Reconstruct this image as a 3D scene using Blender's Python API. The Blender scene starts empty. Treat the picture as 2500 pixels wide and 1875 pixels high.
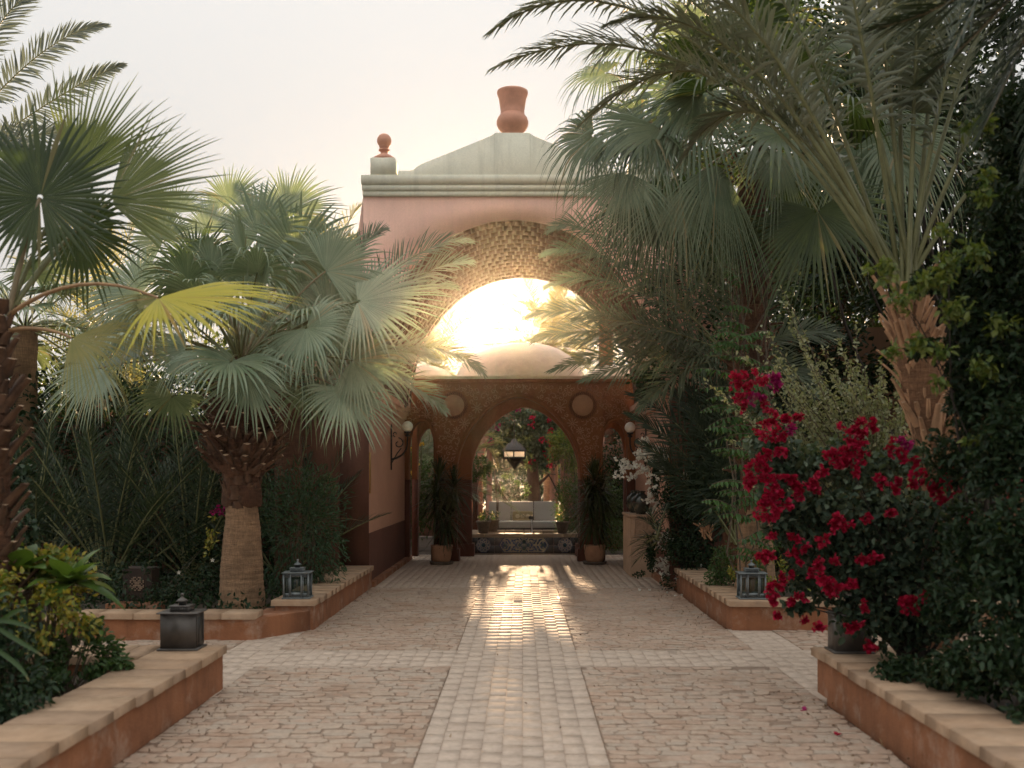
import bpy, math, random
import numpy as np
from mathutils import Vector, Matrix
R = math.radians
rng = np.random.default_rng(7)
random.seed(7)
SC = bpy.context.scene
COL = SC.collection

# ------------------------------------------------------------------ camera, sky, sun, exposure
F = 2430.0            # focal length in photo pixels (35 mm lens)
CX = 0.06; CZ = 1.6
cam_d = bpy.data.cameras.new("camera"); cam = bpy.data.objects.new("camera", cam_d); COL.objects.link(cam)
SC.camera = cam
cam.location = (CX, 0, CZ); cam.rotation_euler = (R(90), 0, 0)
cam_d.lens = 35.0; cam_d.sensor_width = 36.0
cam_d.shift_x = -26/2500; cam_d.shift_y = 227/2500
cam_d.clip_start = 0.05; cam_d.clip_end = 600
cam_d.dof.use_dof = True; cam_d.dof.focus_distance = 13.0; cam_d.dof.aperture_fstop = 1.7

HAZE = 0.00018
SUN_EL = 7.9; SUN_AZ = -1.6          # degrees above the horizon / left of the axis
W = bpy.data.worlds.new("World"); SC.world = W; W.use_nodes = True
nt = W.node_tree; nt.nodes.clear()
wo = nt.nodes.new("ShaderNodeOutputWorld"); bg = nt.nodes.new("ShaderNodeBackground")
sky = nt.nodes.new("ShaderNodeTexSky"); sky.sky_type = 'NISHITA'; sky.sun_disc = False
sky.sun_elevation = R(SUN_EL); sky.sun_rotation = R(SUN_AZ)
sky.air_density = 1.0; sky.dust_density = 6.0; sky.ozone_density = 1.0
mx = nt.nodes.new("ShaderNodeMixRGB"); mx.blend_type = 'MIX'; mx.inputs[0].default_value = 0.993
# thin bright overcast veil over the clear sky, raised towards the unseen zenith to add fill light
tcw = nt.nodes.new("ShaderNodeTexCoord"); sx = nt.nodes.new("ShaderNodeSeparateXYZ"); nt.links.new(tcw.outputs['Generated'], sx.inputs[0])
def wm(op, a, b):
    n = nt.nodes.new("ShaderNodeMath"); n.operation = op
    for i, x in enumerate((a, b)):
        if isinstance(x, (int, float)): n.inputs[i].default_value = x
        else: nt.links.new(x, n.inputs[i])
    return n.outputs[0]
zz = wm('MAXIMUM', sx.outputs[2], 0.0)
vs_ = wm('ADD', wm('MULTIPLY', wm('MULTIPLY', zz, zz), 1.4), 1.0)
vm = nt.nodes.new("ShaderNodeMixRGB"); vm.blend_type = 'MULTIPLY'; vm.inputs[0].default_value = 1.0
vm.inputs[1].default_value = (1.12, 1.11, 1.09, 1); nt.links.new(vs_, vm.inputs[2])
nt.links.new(sky.outputs[0], mx.inputs[1]); nt.links.new(vm.outputs[0], mx.inputs[2]); nt.links.new(mx.outputs[0], bg.inputs[0])
bg.inputs[1].default_value = 0.1
nt.links.new(bg.outputs[0], wo.inputs[0])

sd = bpy.data.lights.new("sun", 'SUN'); sun = bpy.data.objects.new("sun", sd); COL.objects.link(sun)
sd.energy = 4.2; sd.angle = R(0.8); sd.color = (1.0, 0.70, 0.43)
_d = Vector((math.sin(R(SUN_AZ))*math.cos(R(SUN_EL)), math.cos(R(SUN_AZ))*math.cos(R(SUN_EL)), math.sin(R(SUN_EL))))
sun.rotation_euler = _d.to_track_quat('Z', 'Y').to_euler(); sun.location = (0, 40, 12)

vs = SC.view_settings
vs.view_transform = 'Standard'; vs.look = 'None'; vs.gamma = 1.0; vs.use_curve_mapping = False
vs.exposure = 2.6
SC.render.engine = 'CYCLES'
cy = SC.cycles
cy.max_bounces = 8; cy.diffuse_bounces = 4; cy.glossy_bounces = 2; cy.transmission_bounces = 6
cy.transparent_max_bounces = 8; cy.volume_bounces = 1
cy.use_denoising = True
try: cy.denoiser = 'OPENIMAGEDENOISE'
except Exception: pass

# ------------------------------------------------------------------ helpers
def P(px, py, D):
    "photo pixel + distance -> point in the place"
    return np.array([(px-1276)*D/F+CX, D, CZ-(py-1164)*D/F])

class MB:
    def __init__(s): s.v=[]; s.f=[]; s.m=[]; s.c=[]; s.n=0; s.hasc=False
    def add(s, verts, faces, mi=0, col=None):
        verts = np.asarray(verts, float).reshape(-1,3); faces=np.asarray(faces,int)
        s.v.append(verts); s.f.append(faces+s.n); s.m.append(np.full(len(faces), mi)); 
        if col is None: s.c.append(np.full((len(verts),2),0.0))
        else: s.c.append(np.asarray(col,float).reshape(-1,2)); s.hasc=True
        s.n += len(verts); return s
    def box(s, x0,x1,y0,y1,z0,z1, mi=0, bev=0):
        if bev>0:
            b=bev
            a=[(x0+b,y0+b),(x1-b,y0+b),(x1-b,y1-b),(x0+b,y1-b)]; o=[(x0,y0),(x1,y0),(x1,y1),(x0,y1)]
            vs_=[(x,y,z0) for x,y in o]+[(x,y,z1-b) for x,y in o]+[(x,y,z1) for x,y in a]
            fs=[(3,2,1,0)]+[(i,(i+1)%4,4+(i+1)%4,4+i) for i in range(4)]+[(4+i,4+(i+1)%4,8+(i+1)%4,8+i) for i in range(4)]+[(8,9,10,11)]
            return s.add(vs_,fs,mi)
        v=[(x0,y0,z0),(x1,y0,z0),(x1,y1,z0),(x0,y1,z0),(x0,y0,z1),(x1,y0,z1),(x1,y1,z1),(x0,y1,z1)]
        return s.add(v,[(3,2,1,0),(4,5,6,7),(0,1,5,4),(1,2,6,5),(2,3,7,6),(3,0,4,7)],mi)
    def lathe(s, prof, cx=0, cy_=0, z=0, n=28, mi=0, cap=True):
        prof=np.array(prof,float); a=np.linspace(0,2*np.pi,n,endpoint=False)
        v=np.zeros((len(prof),n,3)); v[:,:,0]=cx+prof[:,0:1]*np.cos(a); v[:,:,1]=cy_+prof[:,0:1]*np.sin(a); v[:,:,2]=z+prof[:,1:2]
        f=[(i*n+j,i*n+(j+1)%n,(i+1)*n+(j+1)%n,(i+1)*n+j) for i in range(len(prof)-1) for j in range(n)]
        return s.add(v,f,mi)
    def tube(s, pts, rad, n=7, mi=0, col=None, flat=1.0):
        pts=np.array(pts,float); k=len(pts); rad=np.broadcast_to(np.asarray(rad,float),(k,))
        t=np.gradient(pts,axis=0); t/=np.linalg.norm(t,axis=1)[:,None]+1e-9
        ref=np.array([0,0,1.0]) if abs(t[0][2])<.9 else np.array([1.0,0,0])
        u=np.cross(t,ref); u/=np.linalg.norm(u,axis=1)[:,None]+1e-9; w=np.cross(t,u)
        a=np.linspace(0,2*np.pi,n,endpoint=False)
        v=pts[:,None,:]+rad[:,None,None]*(u[:,None,:]*np.cos(a)[None,:,None]+flat*w[:,None,:]*np.sin(a)[None,:,None])
        f=[(i*n+j,i*n+(j+1)%n,(i+1)*n+(j+1)%n,(i+1)*n+j) for i in range(k-1) for j in range(n)]
        e=len(f); s.add(v,f,mi,col)
        c0=np.arange(n); 
        return s
    def mesh(s, name, mats, smooth=False):
        me=bpy.data.meshes.new(name)
        v=np.concatenate(s.v); me.vertices.add(len(v)); me.vertices.foreach_set("co", v.ravel())
        starts=[];tot=0;loops=[];mi=[]
        ls=[]; 
        for f,m in zip(s.f,s.m):
            if len(f)==0: continue
            k=f.shape[1]; loops.append(f.ravel()); ls.append(np.full(len(f),k)); mi.append(m)
        loops=np.concatenate(loops); ls=np.concatenate(ls); mi=np.concatenate(mi)
        me.loops.add(len(loops)); me.loops.foreach_set("vertex_index", loops)
        me.polygons.add(len(ls)); st=np.concatenate([[0],np.cumsum(ls)[:-1]])
        me.polygons.foreach_set("loop_start", st); me.polygons.foreach_set("loop_total", ls)
        me.polygons.foreach_set("material_index", mi)
        if smooth: me.polygons.foreach_set("use_smooth", np.ones(len(ls),bool))
        if s.hasc:
            at=me.attributes.new("lf",'FLOAT_COLOR','POINT'); c=np.concatenate(s.c)
            cc=np.zeros((len(c),4)); cc[:,:2]=c; cc[:,3]=1; at.data.foreach_set("color",cc.ravel())
        for m in (mats if isinstance(mats,(list,tuple)) else [mats]): me.materials.append(m)
        me.update(calc_edges=True); me.validate(verbose=False)
        return me
    def build(s, name, mats, parent=None, smooth=False, **kw):
        if s.n==0: return None
        o=bpy.data.objects.new(name, s.mesh(name,mats,smooth)); COL.objects.link(o)
        if parent is not None: 
            o.parent=parent
            if parent.type=='EMPTY' or True:
                o.matrix_parent_inverse = parent.matrix_world.inverted() if parent.get('_w') is None else Matrix.Translation(-Vector(parent['_w']))
        for k_,v_ in kw.items(): o[k_]=v_
        return o
# every Empty keeps its location; parts are built in world coordinates and offset by it
def thing(name, label, cat, loc=(0,0,0), group=None):
    o=bpy.data.objects.new(name,None); COL.objects.link(o); o.empty_display_size=.1
    o.location=tuple(float(c) for c in loc); o['_w']=tuple(float(c) for c in loc)
    o['label']=label; o['category']=cat
    if group: o['group']=group
    return o
def struct(name, loc=(0,0,0)):
    o=bpy.data.objects.new(name,None); COL.objects.link(o); o.location=loc; o['_w']=tuple(float(c) for c in loc); o['kind']='structure'; return o
def link(name, me, parent, loc, rotz=0, scale=(1,1,1), rot=None):
    o=bpy.data.objects.new(name, me); COL.objects.link(o); o.parent=parent
    w=Vector(parent['_w']) if parent is not None and parent.get('_w') is not None else Vector((0,0,0))
    o.location=Vector(tuple(loc))-w; o.rotation_euler=rot if rot is not None else (0,0,rotz); o.scale=scale
    return o
def curve(p0,p1,p2,n=12):
    t=np.linspace(0,1,n)[:,None]; p0,p1,p2=map(np.asarray,(p0,p1,p2))
    return (1-t)**2*p0+2*t*(1-t)*p1+t*t*p2
def unit(v): v=np.asarray(v,float); return v/(np.linalg.norm(v)+1e-9)

# ------------------------------------------------------------------ materials
def nodes(name):
    m=bpy.data.materials.new(name); m.use_nodes=True; t=m.node_tree; t.nodes.clear()
    o=t.nodes.new("ShaderNodeOutputMaterial"); b=t.nodes.new("ShaderNodeBsdfPrincipled"); t.links.new(b.outputs[0],o.inputs[0])
    return m,t,b,o
def N(t,kind,**kw):
    n=t.nodes.new(kind)
    for k,v in kw.items():
        if k in n.inputs.keys() if hasattr(n.inputs,'keys') else False: n.inputs[k].default_value=v
        else: setattr(n,k,v)
    return n
def noise(t, scale, detail=4, rough=.55, vec=None, stretch=None, coord='Object'):
    tc=t.nodes.new("ShaderNodeNewGeometry")
    n=t.nodes.new("ShaderNodeTexNoise"); n.inputs['Scale'].default_value=scale; n.inputs['Detail'].default_value=detail; n.inputs['Roughness'].default_value=rough
    src=tc.outputs['Position']
    if stretch:
        mp=t.nodes.new("ShaderNodeMapping"); mp.inputs['Scale'].default_value=stretch; t.links.new(src,mp.inputs[0]); src=mp.outputs[0]
    t.links.new(src,n.inputs['Vector']); return n.outputs['Fac']
def ramp(t, fac, stops):
    r=t.nodes.new("ShaderNodeValToRGB"); e=r.color_ramp.elements
    while len(e)<len(stops): e.new(.5)
    for i,(p,c) in enumerate(stops):
        e[i].position=p; e[i].color=(*c,1) if len(c)==3 else c
    t.links.new(fac,r.inputs[0]); return r.outputs[0]
def mix(t, f, a, b, mode='MIX'):
    m=t.nodes.new("ShaderNodeMixRGB"); m.blend_type=mode
    for i,x in ((0,f),(1,a),(2,b)):
        if isinstance(x,(int,float)): m.inputs[i].default_value=x
        elif isinstance(x,tuple): m.inputs[i].default_value=(*x,1)
        else: t.links.new(x,m.inputs[i])
    return m.outputs[0]
def bump(t,b,h,strength=.3,dist=.01):
    n=t.nodes.new("ShaderNodeBump"); n.inputs['Strength'].default_value=strength; n.inputs['Distance'].default_value=dist
    t.links.new(h,n.inputs['Height']); t.links.new(n.outputs[0],b.inputs['Normal']); return n
def sc(c,k): return tuple(min(1,x*k) for x in c)

def plaster(name, c, dark=.72, light=1.12, sc1=1.6, rough=.9, streak=.35, stain=None, bstr=.35, stain_amt=.5):
    m,t,b,o=nodes(name)
    base=ramp(t,noise(t,sc1,6,.6),[(.3,sc(c,dark)),(.55,c),(.75,sc(c,light))])
    fine=noise(t,38,3,.6); base=mix(t,.22,base,ramp(t,fine,[(.3,sc(c,.75)),(.7,sc(c,1.2))]))
    st=noise(t,2.2,5,.65,stretch=(3.5,3.5,.45)); base=mix(t,ramp(t,st,[(.5,(0,0,0)),(.75,(streak,)*3)]),base,sc(c,.5))
    if stain: 
        s2=noise(t,3.1,6,.7); base=mix(t,ramp(t,s2,[(.52,(0,0,0)),(.66,(stain_amt,)*3)]),base,stain)
    t.links.new(base,b.inputs['Base Color']); b.inputs['Roughness'].default_value=rough
    h=mix(t,.4,noise(t,9,6,.6),noise(t,90,3,.6)); bump(t,b,h,bstr,.02)
    return m
def simple(name,c,rough=.6,metal=0,var=.25,scale=14,bstr=.15,spec=.5):
    m,t,b,o=nodes(name)
    base=ramp(t,noise(t,scale,5,.6),[(.3,sc(c,1-var)),(.7,sc(c,1+var))])
    t.links.new(base,b.inputs['Base Color']); b.inputs['Roughness'].default_value=rough; b.inputs['Metallic'].default_value=metal
    b.inputs['Specular IOR Level'].default_value=spec
    bump(t,b,noise(t,scale*5,4,.6),bstr,.01); return m
def stone_piece(name, cols, rough=.85, fine=30, bstr=.5, dirt=None):
    "colour differs from piece to piece (object random) and over the surface"
    m,t,b,o=nodes(name)
    oi=t.nodes.new("ShaderNodeObjectInfo")
    wn=noise(t,7.3,2,.5)
    ad=t.nodes.new("ShaderNodeMath"); ad.operation='ADD'; t.links.new(oi.outputs['Random'],ad.inputs[0])
    ml=t.nodes.new("ShaderNodeMath"); ml.operation='MULTIPLY_ADD'; t.links.new(wn,ml.inputs[0]); ml.inputs[1].default_value=.9; ml.inputs[2].default_value=-.45
    t.links.new(ml.outputs[0],ad.inputs[1])
    k=len(cols); base=ramp(t,ad.outputs[0],[((i+.5)/k,c) for i,c in enumerate(cols)])
    base=mix(t,.45,base,mix(t,1.0,base,ramp(t,noise(t,fine,6,.65),[(.25,(.45,.42,.4)),(.6,(1,1,1))]),'MULTIPLY'))
    if dirt: base=mix(t,ramp(t,noise(t,1.1,6,.68),[(.5,(0,0,0)),(.68,(.75,.75,.75))]),base,dirt)
    t.links.new(base,b.inputs['Base Color']); b.inputs['Roughness'].default_value=rough; b.inputs['Specular IOR Level'].default_value=.12
    bump(t,b,mix(t,.5,noise(t,fine*.6,5,.65),noise(t,fine*3,4,.6)),bstr,.012); return m
def leafmat(name, c1, c2, tip=(.30,.22,.10), tipamt=.8, trans=.35, rough=.45, tcol=None, tipstart=.86, back=None, spec=.4):
    "two leaf greens mixed leaf by leaf, dry tips, light passing through"
    m,t,b,o=nodes(name)
    at=t.nodes.new("ShaderNodeAttribute"); at.attribute_name="lf"; sp=t.nodes.new("ShaderNodeSeparateColor"); t.links.new(at.outputs['Color'],sp.inputs[0])
    n=noise(t,2.7,3,.6); 
    f=mix(t,.5,sp.outputs[0],n)
    base=ramp(t,f,[(.25,c1),(.7,c2)])
    base=mix(t,ramp(t,sp.outputs[1],[(tipstart,(0,0,0)),(1,(tipamt,)*3)]),base,tip)
    if back:
        g=t.nodes.new("ShaderNodeNewGeometry"); base=mix(t,g.outputs['Backfacing'],base,mix(t,.6,base,back))
    t.links.new(base,b.inputs['Base Color']); b.inputs['Roughness'].default_value=rough; b.inputs['Specular IOR Level'].default_value=spec
    tr=t.nodes.new("ShaderNodeBsdfTranslucent"); ms=t.nodes.new("ShaderNodeMixShader"); ms.inputs[0].default_value=trans
    tc=mix(t,1.0,base,(tcol or (1.6,1.5,.6)),'MULTIPLY') 
    t.links.new(tc,tr.inputs[0]); t.links.new(b.outputs[0],ms.inputs[1]); t.links.new(tr.outputs[0],ms.inputs[2]); t.links.new(ms.outputs[0],o.inputs[0])
    return m

M={}
M['terracotta_wall']=plaster('orange_plaster',(.32,.132,.06),.6,1.2,2.6,stain=(.48,.35,.26),stain_amt=.5,bstr=.9,streak=.6)
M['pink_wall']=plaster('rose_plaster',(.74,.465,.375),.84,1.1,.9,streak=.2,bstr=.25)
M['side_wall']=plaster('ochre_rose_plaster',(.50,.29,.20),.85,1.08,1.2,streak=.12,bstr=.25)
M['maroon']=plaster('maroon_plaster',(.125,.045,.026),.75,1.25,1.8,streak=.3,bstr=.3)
M['ochre_dim']=plaster('brown_ochre_plaster',(.20,.105,.055),.8,1.2,1.4,streak=.3,bstr=.3)
M['garden_rose']=plaster('garden_rose_plaster',(.30,.165,.12),.8,1.1,1.2,streak=.2,bstr=.25)
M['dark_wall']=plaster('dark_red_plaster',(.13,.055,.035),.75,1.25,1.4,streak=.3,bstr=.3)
M['pav_wall']=plaster('burnt_sienna_plaster',(.27,.105,.042),.88,1.1,1.6,streak=.08,bstr=.2)
M['ornament']=plaster('sandy_rose_paint',(.44,.235,.15),.9,1.1,4,streak=.05,bstr=.15)
M['celadon']=plaster('sage_plaster',(.70,.68,.555),.84,1.1,1.3,streak=.35,bstr=.2)
M['dome']=plaster('limewash',(.66,.58,.47),.72,1.12,1.8,streak=.1,bstr=.4)
M['cream_plaster']=plaster('sand_plaster',(.45,.31,.21),.8,1.15,3,streak=.25,bstr=.35)
M['clay']=simple('terracotta_clay',(.58,.29,.20),.8,0,.14,6,.2)
M['clay_pot']=simple('pale_pot_clay',(.40,.22,.13),.85,0,.25,5,.25)
M['old_pot']=simple('mossy_pot',(.13,.10,.075),.9,0,.4,12,.4)
M['jar']=simple('green_glaze',(.03,.035,.028),.22,0,.3,6,.08,.6)
M['iron']=simple('black_iron',(.03,.026,.022),.55,.4,.3,20,.2)
M['zinc']=simple('grey_zinc',(.17,.19,.19),.5,.35,.35,11,.25)
M['pewter']=simple('brown_pewter',(.10,.088,.078),.42,.4,.2,7,.15)
M['dark_metal']=simple('dark_metal',(.035,.035,.033),.45,.4,.3,9,.2)
M['globe']=simple('opal_glass',(.78,.74,.66),.3,0,.04,4,.02)
M['brass']=simple('brass_strip',(.42,.24,.06),.4,.5,.2,9,.1)
M['soil']=plaster('dark_soil',(.06,.042,.028),.6,1.4,5,streak=0,bstr=.8)
M['joint']=plaster('sandy_joint',(.41,.295,.215),.7,1.2,5,streak=0,bstr=.6)
M['brick_joint']=plaster('pale_joint',(.50,.395,.31),.85,1.1,5,streak=0,bstr=.4)
M['path_brick']=stone_piece('pale_brick',[(.53,.425,.34),(.56,.45,.36),(.545,.445,.36),(.58,.465,.37)],.92,18,.22)
M['cobble']=stone_piece('worn_sett',[(.44,.315,.235),(.50,.385,.295),(.46,.365,.285),(.485,.35,.265),(.45,.365,.29)],.9,26,.8,dirt=(.33,.21,.14))
M['coping']=stone_piece('sandstone_coping',[(.44,.30,.195),(.46,.325,.22),(.42,.28,.18),(.38,.265,.18)],.85,9,.5)
M['vault_brick']=stone_piece('brown_vault_brick',[(.15,.085,.05),(.175,.10,.06),(.14,.08,.048)],.85,30,.5)
M['mortar']=plaster('vault_mortar',(.20,.125,.078),.8,1.2,6,streak=0,bstr=.6)
M['rim_stone']=stone_piece('weathered_rim',[(.30,.23,.16),(.36,.28,.20)],.85,10,.6)
M['tile_dark']=simple('black_tile',(.028,.024,.022),.25,0,.3,5,.05)
M['tile_cream']=simple('cream_glaze',(.45,.42,.36),.25,0,.1,9,.03)
M['tile_blue']=simple('blue_glaze',(.035,.075,.22),.25,0,.25,9,.03)
M['tile_teal']=simple('teal_glaze',(.05,.11,.14),.25,0,.25,9,.03)
M['cushion']=simple('linen_cushion',(.33,.315,.28),.95,0,.08,60,.3)
M['pillow']=simple('olive_pillow',(.25,.20,.10),.95,0,.15,50,.3)
M['pillow_dot']=simple('cream_thread',(.48,.42,.30),.95,0,.1,50,.3)
M['wood_dark']=simple('dark_wood',(.04,.022,.014),.7,0,.3,9,.3)
M['rope']=simple('ochre_cable',(.30,.17,.10),.9,0,.2,9,.2)
M['shell']=simple('cream_bloom',(.62,.58,.48),.7,0,.1,20,.1)
# bark
def barkmat(name,c,ring=True,k=1.0):
    m,t,b,o=nodes(name)
    g=noise(t,5,5,.6,stretch=(1,1,9)); base=ramp(t,g,[(.3,sc(c,.45)),(.5,c),(.72,sc(c,1.5))])
    v=noise(t,16,4,.6,stretch=(6,6,.6)); base=mix(t,.5,base,ramp(t,v,[(.35,sc(c,.5)),(.65,sc(c,1.45))]))
    big=noise(t,3.2,4,.6); base=mix(t,ramp(t,big,[(.45,(0,0,0)),(.62,(.7,.7,.7))]),base,sc(c,.5))
    t.links.new(base,b.inputs['Base Color']); b.inputs['Roughness'].default_value=.95
    w=noise(t,14,3,.5,stretch=(1,1,7)); bump(t,b,mix(t,.5,w,v),.9,.03); return m
M['palm_bark']=barkmat('ringed_palm_bark',(.30,.18,.10))
M['boot']=simple('palm_boot',(.115,.06,.033),.95,0,.45,12,.6)
M['boot_cut']=simple('palm_boot_cut',(.40,.27,.17),.95,0,.3,20,.5)
M['fibre']=barkmat('palm_fibre',(.115,.052,.026))
M['fibre_light']=barkmat('palm_fibre_light',(.24,.12,.06))
M['stub']=simple('pale_frond_stub',(.44,.245,.13),.8,0,.35,8,.4)
M['twig']=simple('grey_twig',(.12,.09,.06),.9,0,.3,20,.4)
M['twig_dark']=simple('dark_branch',(.035,.026,.02),.9,0,.3,20,.4)
M['petiole']=simple('green_petiole',(.17,.17,.07),.55,0,.25,6,.1)
M['petiole_w']=simple('weathered_petiole',(.24,.19,.11),.6,0,.3,8,.2)
M['petiole_o']=simple('orange_petiole',(.33,.19,.09),.6,0,.3,8,.2)
G=dict(tip=(.33,.22,.10))
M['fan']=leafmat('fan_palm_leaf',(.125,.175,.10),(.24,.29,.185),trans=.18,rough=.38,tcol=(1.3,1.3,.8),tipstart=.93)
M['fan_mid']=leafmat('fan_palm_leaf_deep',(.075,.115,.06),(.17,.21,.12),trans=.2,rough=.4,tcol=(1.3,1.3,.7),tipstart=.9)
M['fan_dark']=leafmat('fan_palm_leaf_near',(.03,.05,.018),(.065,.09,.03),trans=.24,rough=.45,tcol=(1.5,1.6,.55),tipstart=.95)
M['fan_green']=leafmat('fan_palm_leaf_green',(.10,.13,.045),(.16,.19,.07),trans=.42,rough=.45,tcol=(1.5,1.5,.6),tipstart=.95)  # lighter, more translucent green for two leaves of the near palm
M['fan_yellow']=leafmat('fan_palm_leaf_yellow',(.34,.34,.03),(.50,.44,.045),trans=.35,rough=.5,tip=(.30,.13,.03),tcol=(1.3,1.2,.5),tipstart=.88)
M['fan_old']=leafmat('fan_palm_leaf_olive',(.13,.15,.04),(.24,.22,.07),trans=.35,rough=.5,tip=(.35,.2,.08),tipstart=.8)
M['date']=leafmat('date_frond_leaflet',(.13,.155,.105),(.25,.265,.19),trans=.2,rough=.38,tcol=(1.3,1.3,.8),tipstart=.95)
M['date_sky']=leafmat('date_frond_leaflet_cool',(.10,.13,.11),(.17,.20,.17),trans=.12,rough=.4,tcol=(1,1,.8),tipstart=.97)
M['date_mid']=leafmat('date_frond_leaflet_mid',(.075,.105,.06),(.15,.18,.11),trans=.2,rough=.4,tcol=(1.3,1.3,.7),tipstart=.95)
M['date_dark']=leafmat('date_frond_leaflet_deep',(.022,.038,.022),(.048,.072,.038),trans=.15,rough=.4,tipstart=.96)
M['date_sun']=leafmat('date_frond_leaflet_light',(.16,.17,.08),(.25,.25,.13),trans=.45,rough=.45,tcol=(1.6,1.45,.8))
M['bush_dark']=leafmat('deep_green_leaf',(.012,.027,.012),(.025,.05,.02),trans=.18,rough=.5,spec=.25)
M['bush']=leafmat('mid_green_leaf',(.035,.075,.02),(.065,.12,.035),trans=.3,rough=.45)
M['willow']=leafmat('narrow_green_leaf',(.025,.065,.03),(.055,.11,.05),trans=.25,rough=.4)
M['bright']=leafmat('fresh_green_leaf',(.07,.13,.03),(.17,.20,.045),trans=.35,rough=.45)
M['croton']=leafmat('gold_green_leaf',(.075,.15,.028),(.34,.29,.05),trans=.35,rough=.4,tip=(.5,.2,.03),tipstart=.7)
M['grey_leaf']=leafmat('pale_grey_green_leaf',(.17,.205,.11),(.34,.34,.22),trans=.3,rough=.6)
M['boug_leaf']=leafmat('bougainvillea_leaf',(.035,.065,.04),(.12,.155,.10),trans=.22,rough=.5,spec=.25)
M['boug_low']=leafmat('bougainvillea_leaf_painted_shade',(.015,.03,.018),(.05,.075,.045),trans=.2,rough=.5,spec=.2)  # darker copy of the leaf colour, shade painted into the lower foliage
M['vine']=leafmat('vine_leaflet',(.035,.085,.025),(.065,.135,.04),trans=.3,rough=.4)
M['frangi']=leafmat('big_glossy_leaf',(.05,.105,.02),(.10,.17,.035),trans=.3,rough=.35,tipstart=.99)
M['red']=leafmat('crimson_bract',(.30,.003,.022),(.46,.008,.058),trans=.35,rough=.6,tcol=(1.3,.9,1.0),tipamt=0)
M['magenta']=leafmat('magenta_bract',(.30,.012,.11),(.42,.02,.16),trans=.35,rough=.6,tcol=(1.3,.9,1.0),tipamt=0)
M['white']=leafmat('white_bract',(.78,.76,.68),(.88,.86,.78),trans=.3,rough=.6,tcol=(1,1,1),tipamt=0)
M['yellow_flower']=leafmat('yellow_petal',(.6,.36,.03),(.7,.5,.06),trans=.35,rough=.6,tcol=(1,1,1),tipamt=0)
M['far_leaf']=leafmat('garden_leaf',(.035,.06,.02),(.08,.105,.04),trans=.28,rough=.5)

M['litter']=leafmat('dry_leaf',(.10,.06,.03),(.26,.17,.08),trans=.1,rough=.8,tipamt=0)
# ------------------------------------------------------------------ foliage builders
def fan_leaf(mb, hub, axis, normal, Rl, n=42, span=300, droop=.25, split=.5, cup=.12, tipdroop=.5, seed=0, mi=0, thread=.25, fold=0.0, ragged=.13):
    r=np.random.default_rng(seed); hub=np.asarray(hub,float)
    a=unit(axis); nn=np.asarray(normal,float); nn=unit(nn-a*np.dot(a,nn)); s=np.cross(a,nn)
    T=np.array([.03,.2,.38,split,split+.1,.76,.88,.96,1.0]); nT=len(T)
    th=R(span)*((np.arange(n)+.5)/n-.5); dth=R(span)/n
    L=Rl*(.80+.20*np.cos(th*.55))*(1+r.uniform(-ragged,ragged,n))
    def pos(theta, rr, offn):
        d=np.cos(theta)[...,None]*a+np.sin(theta)[...,None]*s
        ph=cup+fold*np.abs(np.sin(theta))
        p=rr[...,None]*(d*np.cos(ph)[...,None]+nn*np.sin(ph)[...,None])+offn[...,None]*nn
        return p
    rr=L[:,None]*T[None,:]; 
    hw=np.where(T[None,:]<=split, dth/2, 0)+0*rr
    wsp=L*split*dth/2
    after=T>split
    taper=np.clip((1-T)/(1-split),0,1)**.8
    hwm=np.where(after[None,:], wsp[:,None]*taper[None,:]*.92/np.maximum(rr,1e-6), dth/2)
    jit=r.normal(0,.35*dth,n)[:,None]*np.clip((T-split)/(1-split),0,1)[None,:]
    tc=th[:,None]+jit
    pl=np.minimum(rr*hwm*.55,.02)
    z=np.zeros_like(rr)
    Lp=pos(tc-hwm,rr,z); Mp=pos(tc,rr,pl); Rp=pos(tc+hwm,rr,z)
    g=np.array([0,0,-1.0])
    dr=droop*Rl*(T[None,:]**2.2)*np.ones((n,1))
    ex=np.clip((T-split)/(1-split),0,1)[None,:]
    k=tipdroop*(1+thread*6*(r.random(n)<thread)*r.random(n))[:,None]
    dr=dr+k*Rl*.35*ex**1.8
    pull=ex**2*np.clip(k*.25,0,.5)
    out=[]
    for p in (Lp,Mp,Rp):
        p=p*(1-pull[...,None]*.5)+g*dr[...,None]; out.append(hub+p)
    v=np.stack(out,axis=2)            # n,T,3,3
    base=np.arange(n)[:,None]*nT*3+np.arange(nT-1)[None,:]*3
    f=np.concatenate([np.stack([base,base+1,base+4,base+3],-1).reshape(-1,4), np.stack([base+1,base+2,base+5,base+4],-1).reshape(-1,4)])
    col=np.zeros((n,nT,3,2)); col[...,0]=r.random(n)[:,None,None]*.6+r.random()*.4; col[...,1]=T[None,:,None]; dead=r.random(n)<.035; col[dead,:,:,1]=np.maximum(col[dead,:,:,1],.975)
    mb.add(v,f,mi,col)
def petiole(mb, b, h, up=.15, r0=.018, r1=.009, mi=1, lift=None):
    b=np.asarray(b,float); h=np.asarray(h,float); mid=(b+h)/2+np.array([0,0,up*np.linalg.norm(h-b)]) if lift is None else np.asarray(lift)
    c=curve(b,mid,h,9); mb.tube(c,np.linspace(r0,r1,9),6,mi); return unit(c[-1]-c[-2])

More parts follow.
